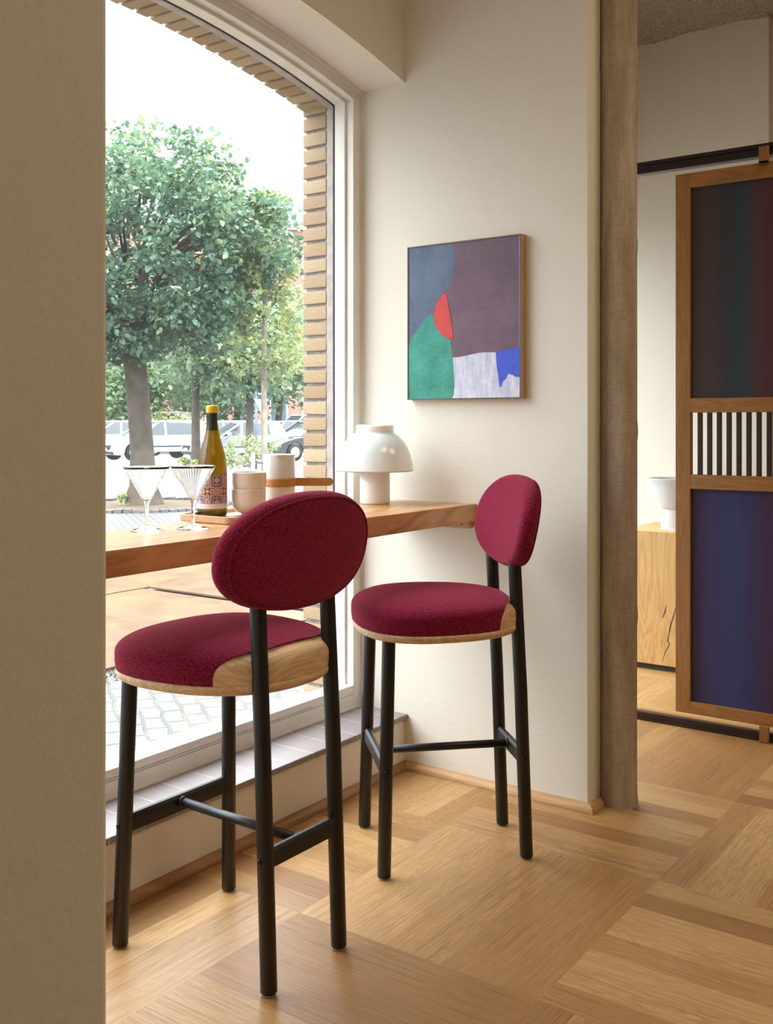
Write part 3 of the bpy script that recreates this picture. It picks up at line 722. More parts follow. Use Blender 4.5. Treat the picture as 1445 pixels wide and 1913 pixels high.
# ------------------------------------------------------------------ bar stools
def seat_outline(th, k=1.0):
    n = 2.4; c, s = math.cos(th), math.sin(th)
    uu = math.copysign(abs(c)**(2/n), c); v = .247*k*math.copysign(abs(s)**(2/n), s)*(1+.12*uu)
    return .031+.250*k*uu, v
def pillow(prof, NT_=96):
    """prof: list of (scale, z) from bottom centre to top centre"""
    V = []; Fc = []; n = len(prof)
    for i in range(NT_):
        th = 2*math.pi*i/NT_
        for k, z in prof:
            u, v = seat_outline(th, k)
            if k < 1e-4: u, v = .031, 0
            V.append((u, v, z))
    for i in range(NT_):
        j = (i+1) % NT_
        for k in range(n-1): Fc.append((i*n+k, j*n+k, j*n+k+1, i*n+k+1))
    return V, Fc
def to_bm(V, Fc):
    bm = bmesh.new(); vs = [bm.verts.new(v) for v in V]
    for f in Fc:
        try: bm.faces.new([vs[i] for i in f])
        except ValueError: pass
    bmesh.ops.remove_doubles(bm, verts=bm.verts[:], dist=1e-5)
    bmesh.ops.dissolve_degenerate(bm, edges=bm.edges[:], dist=1e-6)
    bmesh.ops.recalc_face_normals(bm, faces=bm.faces[:]); return bm
def boolean(o, cutter, op):
    md = o.modifiers.new('b', 'BOOLEAN'); md.operation = op; md.object = cutter; md.solver = 'EXACT'
    dg = bpy.context.evaluated_depsgraph_get(); dg.update()
    me = bpy.data.meshes.new_from_object(o.evaluated_get(dg)); o.modifiers.clear(); old = o.data; o.data = me; bpy.data.meshes.remove(old)
ZB, ZT = .690, .762      # cushion side bottom, side top
fine = lambda a, b, n: [a+(b-a)*i/n for i in range(n+1)]
def dome(zb, k0, zs, top):
    pr = [(0, zb), (.3, zb), (.6, zb), (.8, zb), (k0-.02, zb), (k0-.004, zb+.002), (k0, zb+.008), (k0+.004, (zb+zs)/2), (k0+.004, zs)]
    for i in range(1, 29):
        a = i/28*math.pi/2; pr.append(((k0+.004)*math.cos(a)**.52, zs+(top-zs)*math.sin(a)**.92))
    pr[-1] = (0, top); return pr
def make_stool(label):
    st = thing('bar_stool', (0, 0, 0), label, 'bar stool', 'burgundy bar stools')
    # cutter for the wooden back block, profile in (u, z)
    ub = -.115; cp = [(-.4, .60), (ub+.0, .60), (ub, .700)]
    for i in range(1, 13):
        t = i/12*math.pi/2; cp.append((ub-.062*(1-math.cos(t)), .700+.062*math.sin(t)))
    cp += [(ub-.062, .90), (-.4, .90)]
    def cutter():
        bm = bmesh.new(); A = [bm.verts.new((u, -.4, z)) for u, z in cp]; B = [bm.verts.new((u, .4, z)) for u, z in cp]
        bm.faces.new(A[::-1]); bm.faces.new(B)
        for i in range(len(cp)): bm.faces.new((A[i], A[(i+1) % len(cp)], B[(i+1) % len(cp)], B[i]))
        return bm_obj('cutter', bm, M['ash'])
    cu = cutter()
    V, Fc = pillow(dome(.688, 1.0, .727, .780)); bm = to_bm(V, Fc)
    cush = bm_obj('seat_cushion', bm, M['fabric'], st, smooth=True); boolean(cush, cu, 'DIFFERENCE')
    V, Fc = pillow(dome(.686, .994, .723, .774)); bm = to_bm(V, Fc)
    back = bm_obj('seat_back_block', bm, M['ash'], st, smooth=True); boolean(back, cu, 'INTERSECT')
    for o in (cush, back):
        md = o.modifiers.new('es', 'EDGE_SPLIT'); md.split_angle = R_(40)
    bpy.data.objects.remove(cu)
    V, Fc = pillow([(0, .663), (.5, .663), (.88, .663), (.95, .665), (.98, .670), (.995, .678), (.997, .688), (.9, .6885), (0, .6885)])
    bm_obj('seat_base', to_bm(V, Fc), M['ash'], st, smooth=True)
    # legs
    LR = .0192
    fz = [(.2195, .186, 0), (.2030, .169, .664)]; bzs = [(-.2162, .125, 0), (-.1985, .125, .50), (-.1815, .123, .84), (-.1800, .123, .880), (-.1790, .122, .905)]
    def leg(pts):
        bm = bmesh.new(); P = [Vector(p) for p in pts]; P0 = P[0].copy(); d = (P[1]-P[0]).normalized()
        full = [P0+d*.004, P0+d*.008]+P[1:]; bm_tube(bm, full, [LR-.003]+[LR]*(len(full)-1), 28)
        l_ = bm_obj('leg', bm, M['black_metal'], st, smooth=True); l_.modifiers.new('es', 'EDGE_SPLIT').split_angle = R_(50)
        tube('glide', [(P0.x, P0.y, .0008), (P0.x, P0.y, .0045)], LR-.004, M['felt'], l_, 20); return l_
    legs = {}
    for s in (-1, 1):
        legs['f', s] = leg([(u, v*s, z) for u, v, z in fz]); legs['b', s] = leg([(u, v*s, z) for u, v, z in bzs])
    zr = .300
    def at_z(pts, z):
        for a, b in zip(pts, pts[1:]):
            if a[2] <= z <= b[2]: t = (z-a[2])/(b[2]-a[2]); return (a[0]+(b[0]-a[0])*t, a[1]+(b[1]-a[1])*t)
    for key, pts in (('f', fz), ('b', bzs)):
        u, v = at_z(pts, zr)
        pr_ = [(u-.011, zr-.021), (u+.011, zr-.021), (u+.011, zr+.013), (u+.005, zr+.021), (u-.005, zr+.021), (u-.011, zr+.013)]
        bm = bmesh.new(); A = [bm.verts.new((a, -v+.008, b)) for a, b in pr_]; B = [bm.verts.new((a, v-.008, b)) for a, b in pr_]
        bm.faces.new(A); bm.faces.new(B[::-1])
        for i in range(6): bm.faces.new((A[i], B[i], B[(i+1) % 6], A[(i+1) % 6]))
        fb = bm_obj('footrest_bar' if key == 'f' else 'back_crossbar', bm, M['black_metal'], st, bevel=.0015)
        for s in (-1, 1):
            tube('bolt', [(u, s*(v+LR-.003), zr), (u, s*(v+LR+.0015), zr), (u, s*(v+LR+.003), zr)], [.0068, .0068, .005], M['bolt'], legs[key, s], 6)
    uf, ub2 = at_z(fz, zr)[0], at_z(bzs, zr)[0]
    tube('stretcher', [(uf-.010, 0, zr+.002), (ub2+.010, 0, zr+.002)], .0118, M['black_metal'], st, 24)
    for u in (uf-.0135, ub2+.0135): tube('collar', [(u-.003, 0, zr+.002), (u+.003, 0, zr+.002)], .0150, M['black_metal'], st, 24)
    # backrest: padded rounded shell, tilted back, gently curved
    V = []; Fc = []; NT2, NK = 96, 24
    tilt = R_(11.5); cz = .985; cu_ = -.213; TH = .033
    def outl(th):
        c, s = math.cos(th), math.sin(th); n = 2.25
        v = .257*math.copysign(abs(c)**(2/n), c)*(1-.05*s); hh = .138 if s > 0 else .141
        nn = 2.05 if s > 0 else 2.5
        return v*(1.0 if s > 0 else 1.0), hh*math.copysign(abs(s)**(2/nn), s)
    prof = []
    for i in range(NK+1):
        t = i/NK; a = -math.pi/2+t*math.pi; e = .80
        prof.append((math.cos(a), math.sin(a)))
    rows = []
    for i in range(NT2):
        th = 2*math.pi*i/NT2; v0, w0 = outl(th); row = []
        for q in [0, .35, .6, .78]+[None]*13+[.78, .6, .35, 0]:
            row.append(q)
        pts = []
        for k in (0.0, .3, .55, .75, .86): pts.append((k, -1+.10*k*k))
        for a in range(-80, 81, 16): pts.append((.88+.12*math.cos(R_(a)), .90*math.sin(R_(a))/math.sin(R_(80))*.98))
        for k in (.86, .75, .55, .3, 0.0): pts.append((k, 1-.10*k*k))
        rows.append([(v0*k, w0*k, d) for k, d in pts])
    n = len(rows[0])
    for r_ in rows:
        for v, wz, d in r_:
            curve = .030*(v/.26)**2
            u = curve+d*TH*(1.0 if d > 0 else .92)
            U = u*math.cos(tilt)-wz*math.sin(tilt); W = u*math.sin(tilt)+wz*math.cos(tilt)
            V.append((cu_+U, v, cz+W))
    for i in range(NT2):
        j = (i+1) % NT2
        for k in range(n-1): Fc.append((i*n+k, j*n+k, j*n+k+1, i*n+k+1))
    bk = bm_obj('backrest', to_bm(V, Fc), M['fabric'], st, smooth=True)
    # piping seam behind the rim
    bm = bmesh.new(); pts = []
    for i in range(NT2+1):
        v0, w0 = outl(2*math.pi*i/NT2); v, wz = v0*.94, w0*.94; u = .030*(v/.26)**2-TH*.92*.80
        pts.append((cu_+u*math.cos(tilt)-wz*math.sin(tilt), v, cz+u*math.sin(tilt)+wz*math.cos(tilt)))
    bm_tube(bm, pts, .0030, 8, cap=False)
    bm_obj('piping', bm, M['fabric'], bk, smooth=True)
    return st
def copy_tree(o, parent=None):
    c = o.copy(); COL.objects.link(c); c.parent = parent
    for ch in list(o.children): copy_tree(ch, c)
    return c
s1 = make_stool('burgundy upholstered bar stool seen from behind, nearer the left pier')
s2 = copy_tree(s1); s2['label'] = 'burgundy upholstered bar stool beside the painting wall, its cushioned front showing'
s1.location = (.387, -1.287, 0); s1.rotation_euler = (0, 0, 3.1325)
s2.location = (.497, -.508, 0); s2.rotation_euler = (0, 0, -2.351)

# ------------------------------------------------------------------ wet boards laid on the paving
m = NT('wet_plywood'); v = m.coord(); 
sp_ = m.n('ShaderNodeSeparateXYZ'); m.l(v, sp_.inputs[0])
nn = m.noise(v, 2.3, 3)
c = m.ramp(nn, [(.3, (.085, .034, .013)), (.5, (.12, .066, .024)), (.68, (.12, .09, .036))])  # patchy board tones, also painted to imitate reflections on the wet surface
m.base(c); m.rough(.42)
vo = m.n('ShaderNodeTexVoronoi'); m.l(v, vo.inputs[0]); vo.inputs['Scale'].default_value = 55
dr_ = m.ramp(vo.outputs['Distance'], [(.0, (1, 1, 1)), (.22, (0, 0, 0))])
m.bump(m.math('MULTIPLY', dr_, m.noise(v, 9, 3)), .9, .006); M['plywood'] = m.m
def sheet(x0, x1, y0, y1, z, lab):
    t = thing('plywood_sheet', ((x0+x1)/2, (y0+y1)/2, -.1), lab, 'board', 'wet boards laid on the paving'); a, b = (x1-x0)/2, (y1-y0)/2
    box('board', (-a, -b, z), (a, b, z+.018), M['plywood'], t, bevel=.003); return t
sheet(-4.33, -2.40, -1.4, 2.50, .002, 'wet tan board on the paving nearest the window, dark gap at its far end')
sheet(-4.31, -2.62, 2.53, 5.0, .022, 'wet tan board raised behind the dark gap, right of the nearest board')
sheet(-6.9, -4.38, -.6, 5.0, .001, 'wet tan board farthest from the window under the counter line')
gv = thing('gravel_strip', (-2.25, -.2, -.1), 'strip of dark loose gravel along the near edge of the boards', 'gravel'); gv['kind'] = 'stuff'
rr = random.Random(4); bm = bmesh.new()
for _ in range(1500):
    x, y, q = rr.uniform(-.13, .08), rr.uniform(-1.2, .95), rr.uniform(.004, .010)
    vs = [bm.verts.new((x+rr.uniform(-q, q), y+rr.uniform(-q, q), rr.uniform(0, q*2))) for _k in range(4)]
    for f in ((0, 1, 2), (0, 3, 1), (1, 3, 2), (2, 3, 0)): bm.faces.new([vs[k] for k in f])
bm_obj('gravel', bm, plain('gravel_grey', (.06, .056, .05), .8, var=.4), gv)

# ------------------------------------------------------------------ trees
def leaf_cloud(name, clusters, mat, parent, size, per, seed, squash=.75, droop=.5):
    rr = random.Random(seed); V = []; Fc = []; tint = []
    for (cx, cy, cz, cr, ct_) in clusters:
        for _ in range(per):
            while True:
                a = Vector((rr.uniform(-1, 1), rr.uniform(-1, 1), rr.uniform(-1, 1)))
                if a.length < 1: break
            p = Vector((cx, cy, cz))+Vector((a.x*cr, a.y*cr, a.z*cr*squash))
            s = size*rr.uniform(.6, 1.25)
            d = Vector((rr.gauss(0, 1), rr.gauss(0, 1), rr.gauss(-droop, .6))).normalized()
            up = Vector((rr.gauss(0, .6), rr.gauss(0, .6), 1)).normalized(); sd_ = d.cross(up)
            if sd_.length < .01: continue
            sd_.normalize(); nrm = sd_.cross(d)
            i = len(V)
            V += [p, p+d*s*.35+sd_*s*.42+nrm*s*.10, p+d*s*.8+sd_*s*.28, p+d*s*1.15, p+d*s*.8-sd_*s*.28, p+d*s*.35-sd_*s*.42+nrm*s*.10]
            Fc += [(i, i+1, i+2, i+3), (i, i+3, i+4, i+5)]
            t = min(1, max(0, rr.gauss(ct_, .22))); tint += [t, t]
    o = mesh_obj(name, V, Fc, mat, parent)
    a_ = o.data.attributes.new('tint', 'FLOAT', 'FACE'); a_.data.foreach_set('value', tint); return o
def tree(label, base, height, trunk_r, crown_c, crown_r, ncl, per, leafsize, mat, bark, seed, group=None, lean=(0, 0), fork=None, cl_r=.45, name='tree', shell=.45):
    rr = random.Random(seed); t = thing(name, base, label, 'tree', group)
    cc = Vector(crown_c); cr = Vector(crown_r)
    bm = bmesh.new(); fk = fork or (cc.z-cr.z*.6)
    top = Vector((lean[0], lean[1], fk)); 
    tr = trunk_r
    bm_tube(bm, [(0, 0, -.05), (0, 0, .06), (top.x*.06, top.y*.06, fk*.1), (top.x*.5, top.y*.5, fk*.5), top], [tr*1.7, tr*1.35, tr*1.05, tr*.92, tr*.8], 14)
    bm_tube(bm, [top, (top+cc)*.5+Vector((rr.uniform(-.1, .1), 0, 0)), cc+Vector((0, 0, cr.z*.6))], [tr*.75, tr*.5, tr*.12], 8)
    clusters = []
    for i in range(ncl):
        while True:
            a = Vector((rr.uniform(-1, 1), rr.uniform(-1, 1), rr.uniform(-1, 1)))
            if shell < a.length < 1: break
        p = cc+Vector((a.x*cr.x, a.y*cr.y, a.z*cr.z))
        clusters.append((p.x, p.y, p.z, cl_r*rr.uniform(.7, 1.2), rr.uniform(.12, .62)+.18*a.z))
        if i % 7 == 0:
            s_ = top.lerp(cc+Vector((0, 0, cr.z*.3)), rr.uniform(0, .9)); mid = s_.lerp(p, .5)+Vector((0, 0, -.15*rr.random()))
            bm_tube(bm, [s_, mid, p], [tr*.30, tr*.2, tr*.07], 6, cap=False)
    bm_obj('trunk', bm, bark, t, smooth=True)
    leaf_cloud('foliage', clusters, mat, t, leafsize, per, seed+1); return t
# big linden
b0 = at(268, 16.86)
rt = lambda px_, dz, d=0: (RV*px_+F_*d+Vector((0, 0, dz)))
t1 = thing('linden_tree', b0, 'big leafy street tree with thick trunk standing in the paving outside', 'tree')
rr = random.Random(21); bm = bmesh.new()
def bt_(pts, rd, seg=14): bm_tube(bm, [rt(*p) for p in pts], rd, seg, cap=True)
bt_([(0, -.06), (0, .05), (-.005, .35), (-.02, .9), (-.08, 1.7), (-.14, 2.4), (-.17, 2.8)], [.42, .34, .225, .195, .19, .185, .17], 22)
bt_([(-.17, 2.75), (-.05, 3.3, .1), (.25, 3.9, .2), (.42, 4.15, .2), (.75, 4.25, .1), (1.35, 4.5, 0), (1.7, 4.9, 0)], [.13, .11, .085, .06, .055, .045, .02], 10)
bt_([(-.17, 2.75), (-.5, 3.4, -.2), (-.9, 4.2, -.3), (-1.2, 5.0, -.2)], [.13, .10, .07, .03], 10)
bt_([(-.15, 2.7), (.25, 3.2, .1), (.9, 3.55, .3), (1.7, 3.7, .3), (2.1, 4.0, .2)], [.10, .08, .06, .045, .02], 10)
bt_([(.42, 4.15, .2), (.15, 4.3, .1), (-.2, 4.75, 0), (-.35, 5.4, 0)], [.06, .055, .045, .02], 8)
bt_([(.6, 4.22, .15), (.85, 4.6, .2), (1.0, 5.1, .2)], [.045, .03, .015], 8)
bt_([(-.05, 3.3, .1), (-.1, 4.2, .5), (.1, 5.4, .4)], [.10, .07, .03], 8)
cl_ = []
cen = (-.25, 4.35); ra, rz_ = 2.75, 1.95
for i in range(560):
    while True:
        a = Vector((rr.uniform(-1, 1), rr.uniform(-1, 1), rr.uniform(-1, 1)))
        if .52 < a.length < 1: break
    px_, dd, zz = cen[0]+a.x*ra, a.y*2.2, cen[1]+a.z*rz_
    if zz < 2.55+.25*math.sin(px_*3) : zz = 2.55+rr.uniform(0, .5)
    # an airy hole through which the boughs and the sky show
    if abs(px_-.62) < .42 and abs(zz-4.38) < .26 and rr.random() < .85: continue
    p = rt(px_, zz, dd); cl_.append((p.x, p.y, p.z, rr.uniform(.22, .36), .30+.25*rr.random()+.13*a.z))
    if i % 5 == 0:
        s_ = rt(cen[0]+a.x*ra*.35, 3.9+a.z*.9, dd*.3); mid = s_.lerp(p, .5)+Vector((0, 0, .08)); bm_tube(bm, [s_, mid, p], [.030, .020, .007], 6, cap=False)
bm_obj('trunk', bm, M['bark'], t1, smooth=True)
leaf_cloud('foliage', cl_, M['leaf_big'], t1, .098, 62, 5)
# earth pit ring of setts round its foot
pit = thing('tree_pit', at(268, 16.9, -.1), 'sandy planting pit ringed with upright cobbles around the big tree', 'tree pit')
lathe('soil', [(.001, .035), (.5, .03), (1.0, .012), (1.25, .004)], plain('sandy_soil', (.12, .072, .035), .9, bumpscale=20, bstr=.5, var=.2), pit, 40)
L_ = []; bm = bmesh.new()
for i in range(64):
    t = 2*math.pi*i/64; c, s = math.cos(t), math.sin(t); q = rr.uniform(-.02, .02)
    for (ra_, rb_) in ((1.27, 1.45),):
        h = .035+rr.uniform(0, .03); P = []
        for zz in (-.02, h):
            for (r0, dt) in ((ra_, -.038), (rb_+q, -.038), (rb_+q, .038), (ra_, .038)): P.append((r0*math.cos(t+dt), r0*math.sin(t+dt), zz))
        vs = [bm.verts.new(p) for p in P]
        for f in ((3,2,1,0),(4,5,6,7),(0,1,5,4),(1,2,6,5),(2,3,7,6),(3,0,4,7)): bm.faces.new([vs[k] for k in f])
bm_obj('kerb_ring', bm, plain('granite', (.11, .11, .108), .4, bumpscale=30, bstr=.3, var=.2), pit)

def d2(v): return Vector((v.x, v.y, 0))
# slim young tree
tb_ = at(494, 17.0)
t2 = thing('young_tree', tb_, 'slender young tree with pale trunk and airy light green leaves outside', 'tree')
bm = bmesh.new(); rr = random.Random(8)
bm_tube(bm, [rt(0, -.05), rt(.0, 1.2), rt(-.01, 2.4), rt(.03, 3.6), rt(.10, 4.6), rt(.06, 5.1)], [.06, .052, .045, .034, .02, .008], 10)
cl_ = []
for i in range(150):
    z = rr.uniform(2.2, 5.25); rad = .12+.62*max(0, 1-abs(z-3.0)/2.4)
    a = rr.uniform(0, 2*math.pi); q = rad*rr.uniform(.25, 1)**.6; p = rt(.06+q*math.cos(a)*1.05, z, q*math.sin(a))
    cl_.append((p.x, p.y, p.z, rr.uniform(.10, .20), rr.uniform(.25, .8)))
    if i % 3 == 0:
        s_ = rt(.03, z-.35-rr.random()*.2); bm_tube(bm, [s_, s_.lerp(p, .6)+Vector((0, 0, .05)), p], [.013, .008, .003], 5, cap=False)
bm_obj('trunk', bm, M['bark2'], t2, smooth=True)
leaf_cloud('foliage', cl_, M['leaf_young'], t2, .085, 24, 15)

FG = 'street trees beyond the parking'
def far_tree(px, d, hz0, cw, ch, cpx, cyc, label, seed, tr=.16, ncl=110, per=34, mat='leaf_far', bark='bark', fork=None, lean=0, size=.20, clr=.55):
    zc = 1.28-(cyc-790)*d/1894+.1; cx = (cpx-px)/1894*d
    return tree(label, at(px, d), 0, tr, tuple(rt(cx, zc)), (cw, cw, ch), ncl, per, size, M[mat], M[bark], seed, FG, lean=tuple((RV*lean)[:2]), fork=fork, cl_r=clr)
far_tree(366, 34.0, 0, 2.6, 2.0, 372, 610, 'forked tree with dark trunk directly behind the wine bottle', 31, .15, fork=3.3)
far_tree(467, 33.0, 0, 2.0, 1.9, 455, 640, 'stout trunked tree rising behind the stacked cups', 37, .14, fork=2.6)
far_tree(443, 52.0, 0, 3.0, 2.6, 430, 690, 'distant tree between the silver car and the stout tree', 41, .18, fork=2.4, size=.26, clr=.8)
far_tree(514, 52.0, 0, 3.0, 3.2, 535, 655, 'distant leaning tree above the dark parked cars', 43, .18, fork=3.0, lean=.35, size=.26, clr=.8)
far_tree(345, 56.0, 0, 3.4, 2.4, 340, 690, 'distant tree between the big trunk and the forked tree', 47, .16, fork=2.2, size=.26, clr=.8)
far_tree(238, 50.0, 0, 2.2, 2.4, 228, 715, 'bushy distant tree left of the big trunk', 53, .14, fork=1.2, size=.26, clr=.8)
far_tree(300, 60.0, 0, 3.6, 2.6, 290, 675, 'distant tree just right of the big trunk', 59, .16, fork=2.4, size=.28, clr=.8)
far_tree(400, 62.0, 0, 3.6, 3.4, 400, 640, 'tall distant tree right of the bottle neck', 61, .16, fork=2.4, size=.28, clr=.8)
def shrub(px, d, w_, h_, label, seed, n=30, mat='leaf_young', sz=.10):
    s = thing('shrub', at(px, d), label, 'shrub'); r3 = random.Random(seed)
    cl = []; bm = bmesh.new()
    for i in range(n):
        p = Vector((r3.uniform(-1, 1)*w_, r3.uniform(-1, 1)*w_*.6, r3.uniform(.15, 1)*h_)); p = RV*p.x+F_*p.y+Vector((0, 0, p.z)); cl.append((p.x, p.y, p.z, w_*.28, r3.uniform(.2, .8)))
        if i % 2 == 0: bm_tube(bm, [(0, 0, 0), p*.5+Vector((0, 0, .05)), p], [.02, .012, .005], 5, cap=False)
    bm_obj('stems', bm, M['bark2'], s); leaf_cloud('foliage', cl, M[mat], s, sz, 26, seed+2, .8); return s
shrub(470, 31.0, .75, 1.0, 'leafy green shrub at the foot of the stout tree', 71)
shrub(357, 32.0, .35, .30, 'low tuft of green left of the bottle at the kerb', 73, 14)
shrub(232, 16.6, .10, .22, 'small weed beside the foot of the big tree', 74, 8, sz=.05)
hd = thing('hedge', at(322, 49.0), 'trimmed yellow-green hedge behind the parked cars', 'hedge')
cl = []
for i in range(70): p = RV*random.uniform(-1.3, 1.3)+F_*random.uniform(-.4, .4)+Vector((0, 0, random.uniform(.3, 1.75))); cl.append((p.x, p.y, p.z, .32, .75))
leaf_cloud('foliage', cl, M['leaf_young'], hd, .14, 30, 88)

# stake and street sign
sk = thing('wooden_stake', at(473, 15.5), 'thin pale wooden stake standing in the paving outside', 'stake')
tube('stake_post', [(0, 0, -.05), (0, 0, .93)], .030, plain('stake_wood', (.55, .38, .20), .7), sk, 12)
tube('rubber_tie', [tuple(rt(.0, .80)), tuple(rt(.07, .77, .05)), tuple(rt(.20, .75, .3))], .012, M['seam'], sk, 8)
sg = thing('street_sign', at(478, 31.5), 'blue grey signpost with street name plate and back of a yield sign', 'street sign')
bp = plain('blue_grey_paint', (.10, .12, .20), .4)
tube('post', [(0, 0, -.05), tuple(rt(.02, 2.35))], .045, bp, sg, 14)
def plate(name, x0, x1, z0, z1, mat, parent, off=-.06, pts=None):
    pts = pts or [(x0, z0), (x1, z0), (x1, z1), (x0, z1)]
    bm = bmesh.new(); A = [bm.verts.new(rt(a, b, off)) for a, b in pts]; B = [bm.verts.new(rt(a, b, off-.012)) for a, b in pts]
    bm.faces.new(A); bm.faces.new(B[::-1])
    for i in range(len(pts)): bm.faces.new((A[i], B[i], B[(i+1) % len(pts)], A[(i+1) % len(pts)]))
    return bm_obj(name, bm, mat, parent)
np_ = plate('name_plate', .05, .40, 2.22, 2.34, plain('dark_blue_enamel', (.02, .03, .06), .3), sg)
bm = bmesh.new()
for i, wd_ in enumerate((.02, .025, .02, .025, .03, .02, .025)):
    x = .085+i*.040
    A = [bm.verts.new(rt(x+a*wd_, 2.25+b*(.055 if i % 3 else .065), -.074)) for a, b in ((0, 0), (1, 0), (1, 1), (0, 1))]; bm.faces.new(A)
bm_obj('lettering', bm, plain('sign_white', (.8, .8, .8), .4), np_)
plate('yield_back', 0, 0, 0, 0, plain('sign_back_grey', (.42, .44, .48), .35), sg, -.055, [(-.04, 2.12), (.40, 2.12), (.21, 1.72), (.16, 1.72)])

# ------------------------------------------------------------------ brick building across the square
bd = thing('brick_building', at(390, 78.0), 'long red brick building with white framed windows across the square', 'building')
m = NT('red_brick_facade'); v = m.coord(); br = m.n('ShaderNodeTexBrick'); br.inputs['Scale'].default_value = 3
cx_ = m.n('ShaderNodeMapping'); m.l(v, cx_.inputs[0]); m.l(cx_.outputs[0], br.inputs['Vector'])
br.inputs['Color1'].default_value = (.42, .18, .13, 1); br.inputs['Color2'].default_value = (.36, .15, .11, 1); br.inputs['Mortar'].default_value = (.42, .30, .25, 1)
m.base(m.mix(m.math('MULTIPLY', m.noise(v, .7, 4), .4), br.outputs['Color'], (.48, .24, .18))); m.rough(.9); M['facade'] = m.m
def fbox(name, x0, x1, z0, z1, d0, d1, mat, parent):
    bm = bmesh.new(); P = [rt(x, z, d) for z in (z0, z1) for x, d in ((x0, d0), (x1, d0), (x1, d1), (x0, d1))]
    vs = [bm.verts.new(p) for p in P]
    for f in ((3,2,1,0),(4,5,6,7),(0,1,5,4),(1,2,6,5),(2,3,7,6),(3,0,4,7)): bm.faces.new([vs[k] for k in f])
    return bm_obj(name, bm, mat, parent)
fbox('facade_wall', -11, 12, 0, 16.6, 0, 8, M['facade'], bd)
fbox('roof', -11.3, 12.3, 16.6, 18.2, -.3, 8.3, plain('slate_roof', (.25, .26, .30), .6), bd)
fbox('cornice', -11.2, 12.2, 16.2, 16.6, -.25, 0, plain('pale_stone', (.55, .52, .48), .7), bd)
wf, wg = plain('white_frame', (.75, .75, .73), .5), plain('window_dark_glass', (.10, .13, .16), .1)
for fl_ in range(4):
    for k in range(9):
        x = -9.6+k*2.5; z = 1.3+fl_*3.7; h = 2.1
        wd_ = fbox('window', x-.7, x+.7, z, z+h, -.08, 0, wf, bd)
        fbox('pane', x-.58, x-.05, z+.12, z+h-.12, -.10, -.081, wg, wd_); fbox('pane', x+.05, x+.58, z+.12, z+h-.12, -.10, -.081, wg, wd_)
ed = fbox('door_portal', -3.4, -1.2, 0, 2.5, -.12, 0, plain('pale_portal', (.55, .30, .22), .7), bd)
# second block closing the left
bd2 = thing('brick_annex', at(215, 70.0), 'lower red brick annex at the far left of the square', 'building')
fbox('facade_wall', -6, 2.6, 0, 5.2, 0, 6, M['facade'], bd2); fbox('roof', -6.2, 2.8, 5.2, 6.4, -.2, 6.2, plain('annex_roof', (.24, .24, .27), .6), bd2)
for k in range(3): 
    wd_ = fbox('window', -4.9+k*2.5, -3.7+k*2.5, 1.3, 3.2, -.08, 0, wf, bd2); fbox('pane', -4.8+k*2.5, -3.8+k*2.5, 1.4, 3.1, -.10, -.081, wg, wd_)

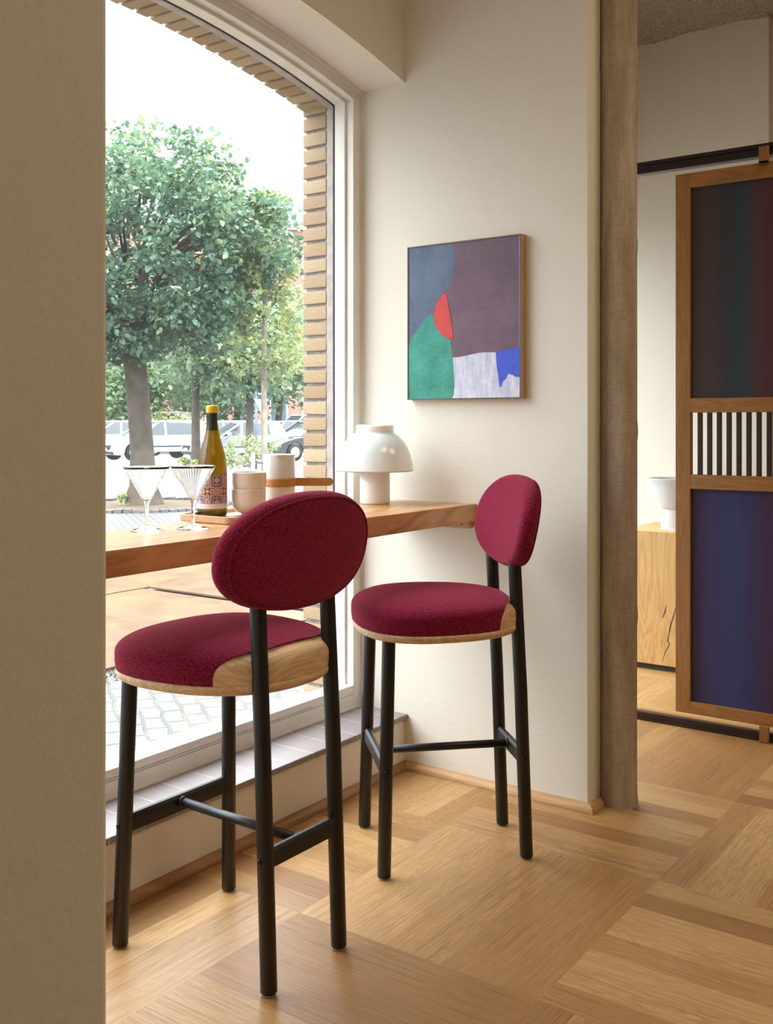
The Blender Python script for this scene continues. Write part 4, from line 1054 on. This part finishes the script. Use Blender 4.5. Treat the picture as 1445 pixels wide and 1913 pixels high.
# ------------------------------------------------------------------ parked cars
glass_c = plain('car_window', (.05, .06, .07), .08, Coat_Weight=.5)
tyre = plain('tyre', (.02, .02, .02), .8); rim = plain('alloy', (.55, .56, .58), .3, .7); dk = plain('black_trim', (.02, .02, .022), .4); hl = plain('headlight', (.75, .78, .80), .08); plt = plain('number_plate', (.8, .8, .8), .4)
red_l = plain('tail_light', (.5, .02, .02), .2)
def car(px, d, heading, label, colour, L=4.1, Wd=1.72, H=1.48, suv=False):
    """heading: degrees; 0 = pointing to the viewer's right, 180 = to the left, 225 = left and towards the viewer"""
    c = thing('car', at(px, d, -.112), label, 'car', 'cars parked across the square'); c.rotation_euler = (0, 0, YAW+R_(heading))
    body = plain('car_paint', colour, .22, var=.01, Coat_Weight=1.0)
    h = L/2; hb = .92 if not suv else 1.05; gz = .20 if not suv else .26
    pr_ = [(-h+.03, .35), (-h+.02, hb-.15), (-h+.12, hb+.02), (-h+.4, hb+.03), (h-1.35, hb), (h-.75, hb-.08), (h-.25, hb-.22), (h-.05, hb-.36), (h, .48), (h-.06, gz+.06), (h-.3, gz)]
    wx = [h-.78, -h+.72]; wr_ = .31 if not suv else .36
    under = []
    for w0 in wx:
        under += [(w0+(wr_+.05)*math.cos(R_(a)), max(gz, .31+(wr_+.05)*math.sin(R_(a)))) for a in range(0, 181, 20)]
    poly = pr_+under+[(-h+.25, gz)]
    cols = []; fr_ = [(-.5, .0), (-.47, .03), (.47, .03), (.5, .0)]
    bm = bmesh.new(); rows = []
    for y, ins in ((-Wd/2+.05, .05), (-Wd/2, 0), (-Wd/2+.0, 0), (Wd/2, 0), (Wd/2-.05+.05, .0)):
        pass
    for y, tuck in ((-Wd/2, 0), (Wd/2, 0)):
        rows.append([bm.verts.new((x, y, z)) for x, z in poly])
    n = len(poly); bm.faces.new(rows[0][::-1]); bm.faces.new(rows[1])
    for i in range(n): bm.faces.new((rows[0][i], rows[0][(i+1) % n], rows[1][(i+1) % n], rows[1][i]))
    bo = bm_obj('body', bm, body, c, bevel=.05, seg=3)
    # greenhouse
    ht = H
    gh = [(-h+.10, hb), (-h+.42, ht-.06), (-h+.65, ht), (h-1.95, ht-.01), (h-1.10, hb-.03)]
    def slab(name, pts, y0, y1, mat, par, bev=.02):
        bm = bmesh.new(); A = [bm.verts.new((x, y0*(1-.20*max(0, (z-hb)/(ht-hb))), z)) for x, z in pts]; B = [bm.verts.new((x, y1*(1-.20*max(0, (z-hb)/(ht-hb))), z)) for x, z in pts]
        bm.faces.new(A[::-1]); bm.faces.new(B)
        for i in range(len(pts)): bm.faces.new((A[i], A[(i+1) % len(pts)], B[(i+1) % len(pts)], B[i]))
        return bm_obj(name, bm, mat, par, bevel=bev)
    slab('window_glass', gh, -Wd/2+.06, Wd/2-.06, glass_c, c, .03)
    slab('roof', [(-h+.36, ht-.13), (-h+.42, ht-.03), (-h+.66, ht+.022), (h-1.97, ht+.012), (h-1.86, ht-.06)], -Wd/2+.05, Wd/2-.05, body, c)
    for y in (-Wd/2+.05, Wd/2-.05):
        for (x0, x1, x2, x3) in ((h-1.13, h-1.02, h-1.86, h-1.98), (-.05, .06, .0, -.08), (-h+.06, -h+.75, -h+.80, -h+.36)):
            s_ = 1 if y > 0 else -1
            bm = bmesh.new(); k = .80
            P = [(x0, y, hb-.02), (x1, y, hb-.02), (x2, y*k, ht-.02), (x3, y*k, ht-.02)]
            A = [bm.verts.new((a, b+.012*s_, e)) for a, b, e in P]; B = [bm.verts.new((a, b-.03*s_, e)) for a, b, e in P]
            bm.faces.new(A); bm.faces.new(B[::-1])
            for i in range(4): bm.faces.new((A[i], B[i], B[(i+1) % 4], A[(i+1) % 4]))
            bm_obj('pillar', bm, body, c)
    for w0 in wx:
        for y in (-1, 1):
            ya = y*(Wd/2-.20); yb = y*(Wd/2-.005)
            wh = tube('wheel', [(w0, ya, .31), (w0, yb, .31)], wr_, tyre, c, 28); tube('hub', [(w0, yb-.01*y, .31), (w0, yb+.012*y, .31)], [wr_*.66, wr_*.60], rim, wh, 20)
    box('grille', (h-.045, -.48, hb-.50), (h+.012, .48, hb-.34), dk, c, bevel=.01); box('bumper_intake', (h-.07, -.62, gz+.05), (h+.004, .62, gz+.14), dk, c)
    box('number_plate', (h-.02, -.25, gz+.17), (h+.022, .25, gz+.28), plt, c)
    for y in (-1, 1):
        box('headlight', (h-.34, y*(Wd/2-.02)-.19*(y > 0)-0*(y < 0), hb-.42), (h-.015, y*(Wd/2-.02)+.19*(y < 0), hb-.27), hl, c, bevel=.03)
        box('tail_light', (-h-.0, y*(Wd/2-.20)-.14, hb-.28), (-h+.10, y*(Wd/2-.20)+.14, hb-.06), red_l, c, bevel=.02)
        box('mirror', (h-1.42, y*(Wd/2+.08)-.09, hb-.02), (h-1.28, y*(Wd/2+.08)+.09, hb+.13), body, c, bevel=.03)
        box('side_strip', (-.9, y*(Wd/2+.002)-.006, .50), (.95, y*(Wd/2+.002)+.006, .54), dk, c)
    return c
car(290, 38.5, 222, 'white hatchback parked behind the big tree trunk, grille facing left', (.55, .56, .57), 4.2)
car(214, 42.5, 215, 'white car at the far left behind the white hatchback', (.50, .52, .54), 4.3)
car(440, 37.5, 205, 'silver hatchback parked between bottle and cups', (.36, .38, .40), 3.7, H=1.45)
car(404, 46.0, 215, 'white car roof showing behind the silver hatchback', (.6, .6, .6), 4.2)
car(523, 42.5, 232, 'dark grey saloon with front number plate parked near the brick jamb', (.10, .10, .115), 4.5)
car(588, 38.5, 218, 'black car with slanted headlight partly behind the brick jamb', (.045, .045, .05), 4.4)
car(566, 57.0, 215, 'light blue-grey off-roader behind the dark cars', (.45, .50, .54), 4.5, 1.85, 1.85, True)
car(488, 55.0, 182, 'dark estate car far back beyond the signpost', (.06, .065, .07), 4.4)
car(292, 53.0, 188, 'white van roof just right of the big trunk in the distance', (.75, .76, .77), 4.4, 1.8, 1.95, True)
